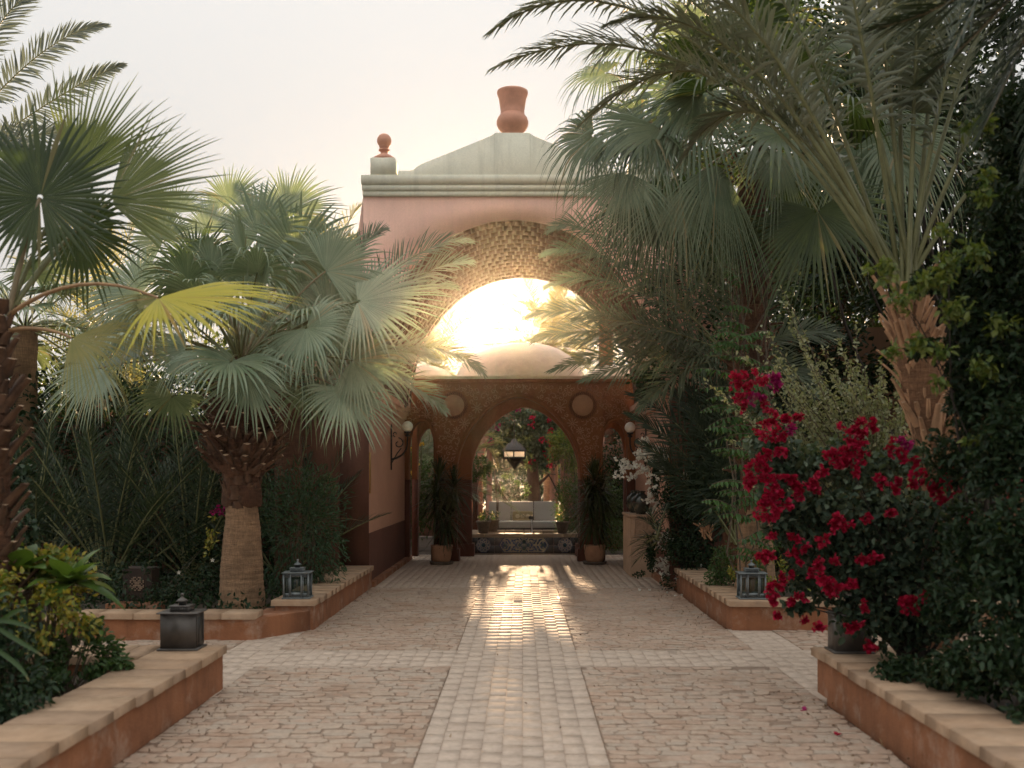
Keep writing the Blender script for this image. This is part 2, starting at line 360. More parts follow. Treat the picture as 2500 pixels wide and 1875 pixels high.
def frond(mb, base, ctrl, tip, Lf=.4, pairs=70, w=.013, bare=.18, vee=30, seed=0, droop=.12, a0=62, a1=15, mi=0, rach=.014, oval=False, jitter=.12, up=(0,0,1), sag=0.0, tmb=None):
    r=np.random.default_rng(seed); base,ctrl,tip=map(lambda q:np.asarray(q,float),(base,ctrl,tip))
    u=np.linspace(bare,.995,pairs); u=np.repeat(u,2); side=np.tile([1.,-1.],pairs); n=len(u)
    u=np.clip(u+r.normal(0,.25/pairs,n),0,1)
    B=lambda t:(1-t)[:,None]**2*base+2*(t*(1-t))[:,None]*ctrl+(t*t)[:,None]*tip
    D=lambda t:2*(1-t)[:,None]*(ctrl-base)+2*t[:,None]*(tip-ctrl)
    o=B(u); T=D(u); T/=np.linalg.norm(T,axis=1)[:,None]+1e-9
    upv=np.asarray(up,float); S=np.cross(T,upv); S/=np.linalg.norm(S,axis=1)[:,None]+1e-9; Nn=np.cross(S,T)
    uu=(u-bare)/(1-bare)
    al=R(1)*(a0+(a1-a0)*uu**1.3)*(1+r.normal(0,jitter,n)); be=R(vee)*(1+r.normal(0,.5,n))
    d=T*np.cos(al)[:,None]+(side[:,None]*S*np.cos(be)[:,None]+Nn*np.sin(be)[:,None])*np.sin(al)[:,None]
    L=Lf*(np.clip(np.minimum(1,.45+3.0*uu)*np.minimum(1,.22+1.9*(1-uu)),0,1))*(1+r.normal(0,.08,n))
    wd=np.cross(d,Nn); wd/=np.linalg.norm(wd,axis=1)[:,None]+1e-9
    q=np.cross(wd,d)
    st=np.array([0,.3,.7,1.0]) ; ww=np.array([.55,1,.75,.02]) if not oval else np.array([.1,.9,.85,.1])
    v=np.zeros((n,4,3,3))
    for i in range(4):
        p=o+d*(L*st[i])[:,None]; p[:,2]-=droop*L*st[i]**2*(1+r.random(n))
        hw=(w*ww[i])
        hw=(w*ww[i]*(1-.45*uu))[:,None]; v[:,i,0]=p-wd*hw; v[:,i,1]=p-q*hw*.5; v[:,i,2]=p+wd*hw
    b_=np.arange(n)[:,None]*12+np.arange(3)[None,:]*3
    f=np.concatenate([np.stack([b_,b_+1,b_+4,b_+3],-1).reshape(-1,4),np.stack([b_+1,b_+2,b_+5,b_+4],-1).reshape(-1,4)])
    col=np.zeros((n,4,3,2)); col[...,0]=(r.random(n)*.6+r.random()*.4)[:,None,None]; col[...,1]=st[None,:,None]
    mb.add(v,f,mi,col)
    tt=np.linspace(0,1,14); (tmb if tmb is not None else mb).tube(B(tt),rach*(1-.85*tt)+.002,6,mi+1 if tmb is None else 0)

def leaves(mb, Pn, size, asp=.45, mi=0, r=None, dirs=None, droop=.3, szvar=.35, oval=True, tipv=1.0):
    "folded six-point leaves at the points Pn"
    r=r or rng; Pn=np.asarray(Pn,float); n=len(Pn)
    d=r.normal(size=(n,3)) if dirs is None else np.asarray(dirs,float)+r.normal(0,.45,(n,3))
    d[:,2]-=droop; d/=np.linalg.norm(d,axis=1)[:,None]+1e-9
    rv=r.normal(size=(n,3)); rv[:,2]+=1.2
    s=np.cross(d,rv); s/=np.linalg.norm(s,axis=1)[:,None]+1e-9; q=np.cross(s,d)
    L=(size*(1+r.uniform(-szvar,szvar,n)))[:,None]; w=L*asp*.5
    v=np.zeros((n,6,3)); v[:,0]=Pn; v[:,5]=Pn+d*L-q*L*.08
    v[:,1]=Pn+d*L*.35+s*w+q*w*.35; v[:,2]=Pn+d*L*.35-s*w+q*w*.35
    v[:,3]=Pn+d*L*.72+s*w*.75+q*w*.2; v[:,4]=Pn+d*L*.72-s*w*.75+q*w*.2
    i=np.arange(n)[:,None]*6
    mb.add(v, np.concatenate([i+np.array([[0,1,3,5]]), i+np.array([[0,5,4,2]])]), mi,
           np.stack([np.repeat(r.random(n),6), np.tile([0,.35,.35,.7,.7,tipv],n)],-1))
def blob_points(n, lobes, shell=.45, r=None):
    r=r or rng; out=[]; vol=np.array([max(l[1])**2 for l in lobes]); cnt=(n*vol/vol.sum()).astype(int)+1
    for (c,rad),k in zip(lobes,cnt):
        d=r.normal(size=(k,3)); d/=np.linalg.norm(d,axis=1)[:,None]
        rr=r.random(k)**shell*(1+.12*np.sin(d[:,0]*7+c[0]*3)*np.sin(d[:,2]*6+c[1]*5)+.1*r.normal(size=k))
        out.append(np.asarray(c)+d*rr[:,None]*np.asarray(rad))
    return np.concatenate(out)
def out_dirs(Pn, c): d=Pn-np.asarray(c); return d/(np.linalg.norm(d,axis=1)[:,None]+1e-9)
def rand_lobes(c, rad, k, r=None, size=.5):
    r=r or rng; L=[]
    for i in range(k):
        d=r.normal(size=3); d/=np.linalg.norm(d); L.append((np.asarray(c)+d*np.asarray(rad)*.6*r.random()**.4, tuple(np.asarray(rad)*size*r.uniform(.7,1.15))))
    return L
def twigs(mb, base, pts, k, r0=.02, mi=0, r=None, seg=6):
    r=r or rng
    for i in r.choice(len(pts),min(k,len(pts)),replace=False):
        p=pts[i]; b=np.asarray(base)+r.normal(0,.04,3)*np.array([1,1,0]); m=(b+p)/2+r.normal(0,.12,3)*np.linalg.norm(p-b)*.6; m[2]+=.1*np.linalg.norm(p-b)
        mb.tube(curve(b,m,p,seg),np.linspace(r0*r.uniform(.5,1),r0*.15,seg),5,mi)
def bush(name,label,cat,base,lobes,n,size,mat,asp=.45,tw=20,twr=.012,shell=.45,group=None,seed=1,droop=.2,twm='twig',extra=None):
    r=np.random.default_rng(seed); t=thing(name,label,cat,base,group)
    pts=blob_points(n,lobes,shell,r); c=np.mean([l[0] for l in lobes],axis=0)
    mb=MB(); leaves(mb,pts,size,asp,r=r,dirs=out_dirs(pts,c)*.8,droop=droop); mb.build('foliage',M[mat],t,kind='stuff')
    tm=MB(); twigs(tm,base,pts,tw,twr,r=r); tm.build('branches',M[twm],t)
    return t
# ------------------------------------------------------------------ shaping helpers for masonry
def wob(v, amp, f=2.3):
    x,y,z=v[:,0],v[:,1],v[:,2]
    n=lambda a,b,c,p: np.sin(a*x*f+p)*np.cos(b*y*f+1.7*p)+np.sin(c*z*f+2.1*p+1.3*x*f)
    d=np.stack([n(1.3,.9,2.1,.3)+.5*n(4.1,3.7,5.3,1.1),n(.8,1.5,1.9,2.3)+.5*n(5.3,4.2,3.9,.7),n(2.2,1.1,.7,4.1)+.5*n(3.3,5.9,4.7,2.9)],1)
    return v+d*amp*.45
def rough_box(mb,x0,x1,y0,y1,z0,z1,seg=.12,amp=.004,mi=0):
    a=[x0,y0,z0]; b=[x1,y1,z1]
    for ax in range(3):
        u,w=[i for i in range(3) if i!=ax]
        nu=max(1,int((b[u]-a[u])/seg)); nw=max(1,int((b[w]-a[w])/seg)); nu=min(nu,90); nw=min(nw,60)
        U,Wg=np.meshgrid(np.linspace(a[u],b[u],nu+1),np.linspace(a[w],b[w],nw+1),indexing='ij')
        for side,val in ((0,a[ax]),(1,b[ax])):
            v=np.zeros(((nu+1)*(nw+1),3)); v[:,u]=U.ravel(); v[:,w]=Wg.ravel(); v[:,ax]=val
            i=(np.arange(nu)[:,None]*(nw+1)+np.arange(nw)[None,:]).ravel()
            f=np.stack([i,i+nw+1,i+nw+2,i+1],1)
            if side: f=f[:,::-1]
            if ax==1: f=f[:,::-1]
            mb.add(wob(v,amp) if amp else v,f[:,::-1],mi)
def arch_wall(mb, xs, lo, hi, y0, y1, mi=0, amp=0, zsub=1):
    "solid wall between y0 and y1; lo and hi give (left,right) heights of every strip"
    n=len(xs)-1
    for i in range(n):
        x0,x1=xs[i],xs[i+1]; a0,a1=lo[i]; b0,b1=hi[i]
        v=[(x0,y0,a0),(x1,y0,a1),(x1,y0,b1),(x0,y0,b0),(x0,y1,a0),(x1,y1,a1),(x1,y1,b1),(x0,y1,b0)]
        mb.add(v,[(0,1,2,3),(5,4,7,6),(0,4,5,1),(3,2,6,7)],mi)
        # vertical jambs where the opening jumps
        L=lo[i-1][1] if i>0 else None
        if i==0: mb.add([(x0,y0,a0),(x0,y0,b0),(x0,y1,b0),(x0,y1,a0)],[(0,1,2,3)],mi)
        elif abs(L-a0)>.02:
            mb.add([(x0,y0,min(L,a0)),(x0,y0,max(L,a0)),(x0,y1,max(L,a0)),(x0,y1,min(L,a0))],[(0,1,2,3)],mi)
        if i==n-1: mb.add([(x1,y0,a1),(x1,y0,b1),(x1,y1,b1),(x1,y1,a1)],[(3,2,1,0)],mi)
def ogive(a, zs, za, p=1.75):
    "height of a softly pointed arch over half-width a"
    return lambda x: zs+(za-zs)*max(0,1-(abs(x)/a)**p)**(1/1.9)
def openings(x0,x1,ops,top,base=0.0,step=.05):
    "strips for a wall with several arched openings: ops=(centre, half, func)"
    cuts={x0,x1}
    for c,h,fn in ops:
        k=max(8,int(2*h/step)); 
        for j in range(k+1): cuts.add(round(c-h*math.cos(math.pi*j/k),5))
    xs=sorted(x for x in cuts if x0<=x<=x1)
    lo=[];hi=[]
    for a,b in zip(xs[:-1],xs[1:]):
        m=(a+b)/2; z=(base,base)
        for c,h,fn in ops:
            if abs(m-c)<h: z=(fn(a-c),fn(b-c))
        lo.append(z); hi.append((top(a),top(b)))
    return xs,lo,hi

# ------------------------------------------------------------------ pieces laid one by one
def sett_variants(name, mat, k=8, irregular=.17, sides=7, crown=.10, h=.05):
    out=[]
    for q in range(k):
        r=np.random.default_rng(100+q); mb=MB()
        c4=[(-.5,-.5),(.5,-.5),(.5,.5),(-.5,.5)]; ring=[]
        for i in range(4):
            (ax,ay),(bx,by)=c4[i],c4[(i+1)%4]
            ring.append((ax*.92,ay*.92)); ring.append(((ax+bx)/2,(ay+by)/2))
        ring=np.array(ring)+r.uniform(-irregular,irregular,(8,2))*.5
        v=[(x,y,-h) for x,y in ring]+[(x,y,-.0025-.0025*r.random()) for x,y in ring]+[(x*.90,y*.87,.0+r.uniform(-.002,.002)) for x,y in ring]+[(r.uniform(-.1,.1),r.uniform(-.1,.1),crown*.03)]
        mb.add(v,[(i,(i+1)%8,8+(i+1)%8,8+i) for i in range(8)]+[(8+i,8+(i+1)%8,16+(i+1)%8,16+i) for i in range(8)])
        mb.add([v[16+i] for i in range(8)]+[v[24]],[(i,(i+1)%8,8) for i in range(8)])
        out.append(mb.mesh(name,mat))
    return out
def brick_variants(name, mat, k=5, h=.05, bev=.006, ix=.93, iy=.96):
    out=[]
    for q in range(k):
        r=np.random.default_rng(200+q); mb=MB(); j=lambda:r.uniform(-.012,.012)
        o=[(-.5,-.5),(.5,-.5),(.5,.5),(-.5,.5)]; o=[(x+j(),y+j()) for x,y in o]
        a=[(x*ix,y*iy) for x,y in o]
        v=[(x,y,-h) for x,y in o]+[(x,y,-bev) for x,y in o]+[(x,y,r.uniform(-.001,.001)) for x,y in a]
        mb.add(v,[(i,(i+1)%4,4+(i+1)%4,4+i) for i in range(4)]+[(4+i,4+(i+1)%4,8+(i+1)%4,8+i) for i in range(4)]+[(8,9,10,11)])
        out.append(mb.mesh(name,mat))
    return out
def lay(parent, name, items, variants, mat, cap=290, stuffname=None):
    "items: (x,y,z,sx,sy,rz[,tilt]); the largest in the picture become single objects"
    def score(i):
        x,y=i[0],i[1]
        if y<4.6: return 0
        px=1276+(x-CX)*F/y; py=1164+CZ*F/y
        if px<-40 or px>2540 or py>1900: return 0
        return i[3]*i[4]/y**3
    items=sorted(items,key=score,reverse=True)
    r=np.random.default_rng(len(items))
    for i in items[:cap]:
        link(name, variants[r.integers(len(variants))], parent, i[:3], scale=(i[3],i[4],1), rot=(r.normal(0,i[6] if len(i)>6 else .008),r.normal(0,i[6] if len(i)>6 else .008),i[5]))
    rest=items[cap:]
    if rest:
        mb=MB(); cache=[]
        for me in variants:
            v=np.array([x.co[:] for x in me.vertices]); fq=[tuple(p.vertices) for p in me.polygons]
            cache.append((v,np.array([f for f in fq if len(f)==4]),np.array([f for f in fq if len(f)==3])))
        for i in rest:
            v,q,t3=cache[r.integers(len(cache))]; c,s=math.cos(i[5]),math.sin(i[5])
            x=v[:,0]*i[3]; y=v[:,1]*i[4]; w=np.stack([x*c-y*s+i[0],x*s+y*c+i[1],v[:,2]+i[2]],1); n0=mb.n
            mb.add(w,q)
            if len(t3): mb.f.append(t3+n0); mb.m.append(np.zeros(len(t3),int))
        mb.build(stuffname or name+'s_beyond',mat,parent,kind='stuff')

# ------------------------------------------------------------------ ground, paving
g=MB(); 
gx=np.concatenate([[-250,-60],np.linspace(-20,20,21),[60,250]]); gy=np.concatenate([[-120,-30],np.linspace(-10,45,24),[90,300]])
X_,Y_=np.meshgrid(gx,gy,indexing='ij'); v=np.stack([X_.ravel(),Y_.ravel(),np.full(X_.size,-.06)],1); ny=len(gy)
i=(np.arange(len(gx)-1)[:,None]*ny+np.arange(ny-1)[None,:]).ravel(); g.add(v,np.stack([i,i+ny,i+ny+1,i+1],1))
ground=g.build('ground',M['soil'],kind='structure')

bv=brick_variants('paving_brick',M['path_brick'],7,bev=.0018,ix=.98,iy=.99); sv=sett_variants('cobblestone',M['cobble'])
def bed(parent,rects,mat,z=-.0035):
    for k,(x0,x1,y0,y1) in enumerate(rects):
        mb=MB(); mb.box(x0,x1,y0,y1,-.055,z); mb.build('bedding',mat,parent)
def bricks(x0,x1,y0,y1,bw=.121,bl=.215,r=None):
    nx=max(1,round((x1-x0)/bw)); w=(x1-x0)/nx; out=[]
    for i in range(nx):
        y=y0-(r.random()*bl if nx>1 else 0)
        while y<y1-.01:
            a=max(y,y0); b=min(y+bl,y1)
            if b-a>.03: out.append((x0+(i+.5)*w+r.normal(0,.0012),(a+b)/2,r.normal(0,.0010),w-.003+r.normal(0,.001),b-a-.0045,r.normal(0,.006),.005))
            y=b if y>=y0 else y+bl
    return out
def setts(x0,x1,y0,y1,r=None,pitch=.082,wmin=.06,wmax=.21):
    out=[]; y=y0
    while y<y1-.03:
        p=min(pitch*r.uniform(.65,1.4),y1-y); x=x0-r.random()*.05
        while x<x1-.02:
            w=r.uniform(wmin,wmax); a=max(x,x0); b=min(x+w,x1)
            if b-a>.04: out.append(((a+b)/2,y+p/2+r.normal(0,.008),r.normal(-.0005,.003),(b-a)*r.uniform(.95,1.05),p*r.uniform(.9,1.1),r.normal(0,.05),.02))
            x+=w
        y+=p
    return out
r5=np.random.default_rng(5)
pth=struct('brick_path'); bed(pth,[(-.545,.545,2.5,8.42),(-.545,.545,9.21,14.4)],M['brick_joint'])
lay(pth,'paving_brick',bricks(-.545,.545,2.5,8.42,r=r5)+bricks(-.545,.545,9.21,14.4,r=r5),bv,M['path_brick'])
crs=struct('cross_path'); bed(crs,[(-6,6,8.42,9.21),(-2.65,-2.2,9.21,10.5),(2.2,2.65,9.21,10.5),(-5,-2.2,7.2,8.42),(2.2,5,7.2,8.42)],M['brick_joint'])
it=bricks(-6,6,8.42,9.21,r=r5)+bricks(-2.65,-2.2,9.21,10.37,r=r5)+bricks(2.2,2.65,9.21,10.37,r=r5)+bricks(-3.6,-2.2,7.56,8.42,r=r5)+bricks(2.2,3.6,7.46,8.42,r=r5)
lay(crs,'paving_brick',it,bv,M['path_brick'])
ter=struct('paved_terrace'); bed(ter,[(-2.25,2.25,14.4,20.46)],M['brick_joint'])
lay(ter,'paving_brick',bricks(-.545,.545,14.4,20.46,r=r5)+bricks(-2.2,-.545,14.4,20.46,r=r5)+bricks(.545,2.2,14.4,20.46,r=r5),bv,M['path_brick'])
for (x0,x1,y0,y1) in [(-2.2,-.552,2.6,8.41),(.552,2.2,2.6,8.41),(-2.2,-.552,9.22,14.39),(.552,2.2,9.22,14.39),(-7,-2.66,9.22,10.3),(2.66,7,9.22,10.4)]:
    s=struct('cobbled_paving'); bed(s,[(x0,x1,y0,y1)],M['joint'],-.005)
    lay(s,'cobblestone',setts(x0,x1,y0,y1,r=r5),sv,M['cobble'])

# ------------------------------------------------------------------ low planter walls with stone copings
cv=brick_variants('coping_stone',M['coping'],6,h=.06,bev=.007,ix=.985,iy=.975)
def low_wall(label, runs, h, soil=None, group='low terracotta planter walls'):
    "runs: (x0,x1,y0,y1, axis, inset faces) boxes under the coping"
    x0,x1,y0,y1,ax=runs[0]
    t=thing('planter_wall',label,'wall',((x0+x1)/2,(y0+y1)/2,0),group)
    for (x0,x1,y0,y1,ax) in runs:
        k_=.045 if len(runs)>1 and ax=='x' else -.03; xa,xb=(x0-k_,x1-.03) if x0>0 else (x0+.03,x1+k_)
        mb=MB(); rough_box(mb,xa,xb,y0+.03,y1-.03,-.05,h-.06,.07,.006); mb.build('wall_body',M['terracotta_wall'],t,smooth=True)
        r=np.random.default_rng(int(abs(x0*100)+y0*10)); a,b=(x0,x1) if ax=='x' else (y0,y1); p=a
        while p<b-.02:
            L=min(r.uniform(.24,.36),b-p); 
            if b-p-L<.1: L=b-p
            c=p+L/2; z=h+r.normal(0,.001)
            if ax=='x': link('coping_stone',cv[r.integers(6)],t,(c,(y0+y1)/2+r.normal(0,.004),z),scale=(L-.002,y1-y0+r.uniform(0,.008),1),rot=(r.normal(0,.002),r.normal(0,.002),r.normal(0,.004)))
            else: link('coping_stone',cv[r.integers(6)],t,((x0+x1)/2+r.normal(0,.004),c,z),scale=(x1-x0+r.uniform(0,.008),L-.002,1),rot=(r.normal(0,.002),r.normal(0,.002),r.normal(0,.004)))
            p+=L
    return t
HW=.325
low_wall('long low wall with a sandstone coping running out of the lower left corner of the photo',[(-2.64,-2.18,2.4,7.56,'y'),(-7,-2.64,7.1,7.56,'x')],HW)
low_wall('long low wall in the lower right corner below the red bougainvillea',[(2.23,2.66,2.4,7.46,'y'),(2.66,7,7.0,7.46,'x')],HW)
lwl=low_wall('low wall on the left behind the taller corner, in front of the thick palm trunk',[(-4.35,-2.56,9.74,10.06,'x')],.265)
low_wall('lowest stepped piece of wall at the left edge behind the yellow leaved plant',[(-8,-4.37,9.84,10.14,'x')],.20)
low_wall('left planter wall that runs back from a lantern to the dark red wall',[(-2.56,-2.10,10.37,14.47,'y')],.315)
low_wall('right planter wall that runs back from a lantern and turns at a square corner',[(2.22,2.66,10.37,14.2,'y'),(2.66,7,10.37,10.75,'x')],.305)
# diagonal plaster fillet joining the two left walls
mb=MB(); v=[(-2.64,9.78,-.02),(-2.60,9.78,-.02),(-2.14,10.40,-.02),(-2.50,10.45,-.02),(-2.64,9.78,.02),(-2.60,9.78,.02),(-2.14,10.40,.02),(-2.50,10.45,.02)]
mb=MB(); q_=[(-2.66,9.77),(-2.585,9.77),(-2.16,10.395),(-2.5,10.6),(-2.66,10.6)]
mb.add([(x,y,-.05) for x,y in q_]+[(x,y,.205) for x,y in q_],[(i,(i+1)%5,5+(i+1)%5,5+i) for i in range(5)]); mb.add([(x,y,.205) for x,y in q_],[(0,1,2,3,4)]); mb.build('wall_return',M['terracotta_wall'],lwl)
# soil in the beds
for (x0,x1,y0,y1,z) in [(-12,-2.62,2.3,7.12,.18),(2.64,12,2.3,7.02,.2),(-9,-2.5,10.02,15.6,.17),(2.64,9,10.7,15.6,.17)]:
    mb=MB(); nx,ny_=26,26; X_,Y_=np.meshgrid(np.linspace(x0,x1,nx),np.linspace(y0,y1,ny_),indexing='ij')
    v=np.stack([X_.ravel(),Y_.ravel(),z+.02*np.sin(X_*5).ravel()*np.cos(Y_*4).ravel()],1); i=(np.arange(nx-1)[:,None]*ny_+np.arange(ny_-1)[None,:]).ravel()
    mb.add(v,np.stack([i,i+ny_,i+ny_+1,i+1],1)); mb.build('planting_bed',M['soil'],kind='structure')

# ------------------------------------------------------------------ gateway tower with a brick vault
TF,TR=14.5,18.7
c0,c1=-.06,.06; VA,VZ,VT=2.1,2.9,5.34
tw=thing('arched_gateway','tall rose plastered gateway with a brick lined arch and a pale green stepped cornice','gateway',(0,14.5,0))
def tower_top(x):
    ax=abs(x+.06)
    if ax<=2.22: return 5.70
    return max(4.1, 5.55-1.55*min(1,((ax-2.2)/1.35))**.42)
ell=lambda x: VZ+(VT-VZ)*math.sqrt(max(0,1-(x/VA)**2))
for (y0,y1,c,nm) in ((TF,TF+.35,c0,'front_wall'),(TR-.35,TR,c1,'rear_wall')):
    xs,lo,hi=openings(-3.65,3.6,[(c,VA,ell)],tower_top if nm=='front_wall' else (lambda x:5.62 if abs(x)<2.5 else 3.2),2.9)
    xs2=sorted(set(xs)|set(np.round(-.06+np.concatenate([-np.linspace(2.2,3.5,14),np.linspace(2.2,3.5,14)]),4)))
    lo=[];hi=[]
    for a,b in zip(xs2[:-1],xs2[1:]):
        m_=(a+b)/2; z=(ell(max(-VA,min(VA,a-c))),ell(max(-VA,min(VA,b-c)))) if abs(m_-c)<VA else (2.9,2.9)
        tf=tower_top if nm=='front_wall' else (lambda x:5.62 if abs(x)<2.5 else 3.2)
        lo.append(z); hi.append((tf(a),tf(b)))
    mb=MB(); arch_wall(mb,xs2,lo,hi,y0,y1)
    mb.build(nm,M['pink_wall'],tw)
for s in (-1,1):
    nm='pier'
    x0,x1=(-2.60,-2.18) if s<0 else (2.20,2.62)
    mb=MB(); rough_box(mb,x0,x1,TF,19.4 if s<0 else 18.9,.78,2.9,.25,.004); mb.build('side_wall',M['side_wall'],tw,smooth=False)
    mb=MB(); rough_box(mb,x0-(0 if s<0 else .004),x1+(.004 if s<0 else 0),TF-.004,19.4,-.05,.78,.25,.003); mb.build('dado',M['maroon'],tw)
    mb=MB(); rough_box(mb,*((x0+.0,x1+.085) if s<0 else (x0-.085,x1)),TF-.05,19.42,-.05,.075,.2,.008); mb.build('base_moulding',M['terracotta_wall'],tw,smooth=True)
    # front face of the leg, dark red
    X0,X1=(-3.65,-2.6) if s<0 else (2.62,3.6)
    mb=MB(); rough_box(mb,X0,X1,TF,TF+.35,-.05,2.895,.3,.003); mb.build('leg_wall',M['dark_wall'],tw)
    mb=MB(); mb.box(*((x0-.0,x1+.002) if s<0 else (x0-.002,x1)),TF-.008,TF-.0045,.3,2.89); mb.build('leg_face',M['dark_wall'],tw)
    # stepped capital under the vault
    for k,(pr,za,zb) in enumerate(((.11,2.83,2.925),(.075,2.755,2.83),(.04,2.68,2.755))):
        mb=MB(); rough_box(mb,*((x0-.01,x1+pr) if s<0 else (x0-pr,x1+.01)),TF+.36,19.45 if s<0 else 18.94,za,zb,.3,.004); mb.build('capital_step',M['side_wall'],tw)
    bx=(x1+.001,x1+.012) if s<0 else (x0-.012,x0-.001)
    mb=MB(); mb.box(bx[0],bx[1],TF+.03,TF+.14,1.36,1.96); mb.build('ochre_strip',M['brass'],tw)
# thin ochre cable on the left leg
mb=MB(); mb.tube([(-3.35,14.47,.93),(-3.0,14.47,.92),(-2.85,14.465,.95),(-2.7,14.465,1.0),(-2.5,14.465,1.0),(-2.25,14.48,.96)],.006,5); mb.build('cable',M['rope'],tw)
# vault shell and its bricks
mb=MB(); ph=np.linspace(0,np.pi,49); ys=np.linspace(TF+.0015,TR-.0015,15); vv=[]
for y in ys:
    c=c0+(c1-c0)*(y-TF)/(TR-TF)
    vv.append(np.stack([c-VA*.998*np.cos(ph),np.full(49,y),VZ+(VT-VZ)*.998*np.sin(ph)],1))
for y in ys:
    c=c0+(c1-c0)*(y-TF)/(TR-TF)
    vv.append(np.stack([c-(VA+.22)*np.cos(ph),np.full(49,y),VZ+(VT-VZ+.2)*np.sin(ph)],1))
V=np.concatenate(vv); i=(np.arange(14)[:,None]*49+np.arange(48)[None,:]).ravel(); f=np.stack([i,i+1,i+50,i+49],1)
mb.add(V,np.concatenate([f,f[:,::-1]+15*49])); vshell=mb.build('vault_lining',M['mortar'],tw,smooth=True)
vb=[]
for q in range(5):
    r=np.random.default_rng(300+q); m2=MB(); j=lambda:r.uniform(-.03,.03)
    o=[(-.5+j(),-.5+j()),(.5+j(),-.5+j()),(.5+j(),.5+j()),(-.5+j(),.5+j())]; v=[(x,y,-.03) for x,y in o]+[(x*.97,y*.98,.0015) for x,y in o]
    m2.add(v,[(i,(i+1)%4,4+(i+1)%4,4+i) for i in range(4)]+[(4,5,6,7)]); vb.append(m2.mesh('vault_brick',M['vault_brick']))
bi=[]; r=np.random.default_rng(31); arc=0; al=np.linspace(0,np.pi,600); S=np.concatenate([[0],np.cumsum(np.hypot(VA*np.diff(np.cos(al)),(VT-VZ)*np.diff(np.sin(al))))])
nb=int(S[-1]/.128)
nring=15; pit=(TR-TF-.02)/nring
for k in range(nring):
    y0_=TF+.01+k*pit; y1_=y0_+pit; off=.5*(k%2)+r.normal(0,.06)
    for a in range(nb+1):
        s_=(a+off)*S[-1]/nb+r.normal(0,.006)
        if not 0<s_<S[-1]: continue
        an=np.interp(s_,S,al); y=(y0_+y1_)/2+r.normal(0,.004); c=c0+(c1-c0)*(y-TF)/(TR-TF)
        px_=c-VA*.997*math.cos(an); pz=VZ+(VT-VZ)*.997*math.sin(an); nx_=math.cos(an)/VA; nz=-math.sin(an)/(VT-VZ); th=math.atan2(nx_,nz)
        bi.append((px_,y,pz,.128*r.uniform(.78,.90),pit-.02*r.uniform(.5,1.3),th,abs(an-np.pi/2)))
bi.sort(key=lambda q:(q[1]-TF)*.35+q[6]*1.3)
rest=MB()
for k,(x,y,z,sx,sy,th,_) in enumerate(bi):
    me=vb[r.integers(5)]
    if k<290:
        link('vault_brick',me,vshell,(x,y,z),scale=(sx,sy,1),rot=(r.normal(0,.005),th,0))
    else:
        v=np.array([q.co[:] for q in me.vertices])*np.array([sx,sy,1]); Rm=np.array(Matrix.Rotation(th,3,'Y')); rest.add(v@Rm.T+np.array([x,y,z]),[tuple(p.vertices) for p in me.polygons])
rest.build('vault_bricks_beyond',M['vault_brick'],vshell,kind='stuff')
# cornice, parapet
def stepband(x0,x1,z0,z1,pr,mat,nm):
    mb=MB(); mb.box(x0,x1,TF-pr,TR-.3,z0,z1,0,.008); return mb.build(nm,M[mat],tw)
L0,L1=-2.285,2.165
stepband(L0,L1,5.855,5.985,.06,'celadon','cornice_band')
stepband(L0+.025,L1-.025,5.845,5.856,.02,'celadon','cornice_groove')
stepband(L0+.012,L1-.012,5.765,5.845,.045,'celadon','cornice_band')
stepband(L0+.035,L1-.035,5.755,5.766,.012,'celadon','cornice_groove')
stepband(L0+.02,L1-.02,5.685,5.755,.03,'celadon','cornice_band')
stepband(L0+.05,L1-.05,5.5,5.69,-.36,'pink_wall','roof_slab')
def gx_(c): return (800+c*.4069-1276)/167.6+CX
def gz_(c): return CZ+(1164-(150+c*.4069))/167.6
half=[(422,658),(500,658),(520,650),(540,633),(565,619),(800,524),(900,484),(975,452),(996,441),(1005,431)]
pts=[(gx_(x),gz_(y)) for x,y in half]+[(gx_(2216-x),gz_(y)) for x,y in half[::-1]]
mb=MB(); n=len(pts)
for k in range(n-1):
    (xa,za),(xb,zb)=pts[k],pts[k+1]
    v=[(xa,TF-.03,5.98),(xb,TF-.03,5.98),(xb,TF-.03,zb),(xa,TF-.03,za),(xa,TF+.85,5.98),(xb,TF+.85,5.98),(xb,TF+.85,zb),(xa,TF+.85,za)]
    mb.add(v,[(0,1,2,3),(5,4,7,6),(3,2,6,7)]); 
    if k==0: mb.add(v,[(0,3,7,4)])
    if k==n-2: mb.add(v,[(1,5,6,2)])
mb.build('gable',M['celadon'],tw)
for x0 in (gx_(258),gx_(2216-407)):
    mb=MB(); mb.box(x0,x0+.36,TF-.035,TF+.30,5.98,6.245,0,.01); mb.build('corner_pedestal',M['celadon'],tw)

# urn and ball finials on the gateway
def lathe_thing(nm,label,cat,loc,prof,mat,n=36,group=None):
    t=MB(); t.lathe(prof,loc[0],loc[1],loc[2],n); me=t.build(nm,M[mat],smooth=True); 
    me['label']=label; me['category']=cat
    if group: me['group']=group
    return me
zt=gz_(431)-.004; k=1/164*.4069
urn_p=[(0,0),(.118,0),(.12,.02),(.112,.03),(.145,.075),(.205,.135),(.234,.20),(.234,.25),(.215,.30),(.178,.345),(.172,.36),(.178,.375),(.172,.385),(.182,.45),(.196,.54),(.208,.60),(.226,.645),(.230,.665),(.226,.69),(.212,.695),(.195,.67),(.165,.40),(0,.38)]
lathe_thing('terracotta_urn','tall terracotta urn on top of the gateway gable against the white sky','urn',((gx_(1108)),TF+.20,zt),urn_p,'clay',44)
fin=[(0,0),(.158,0),(.158,.04),(.14,.045),(.135,.055),(.085,.085),(.052,.10),(.052,.125),(.062,.14),(.082,.15),(.082,.165),(.052,.175),(.05,.185),(.076,.20)]
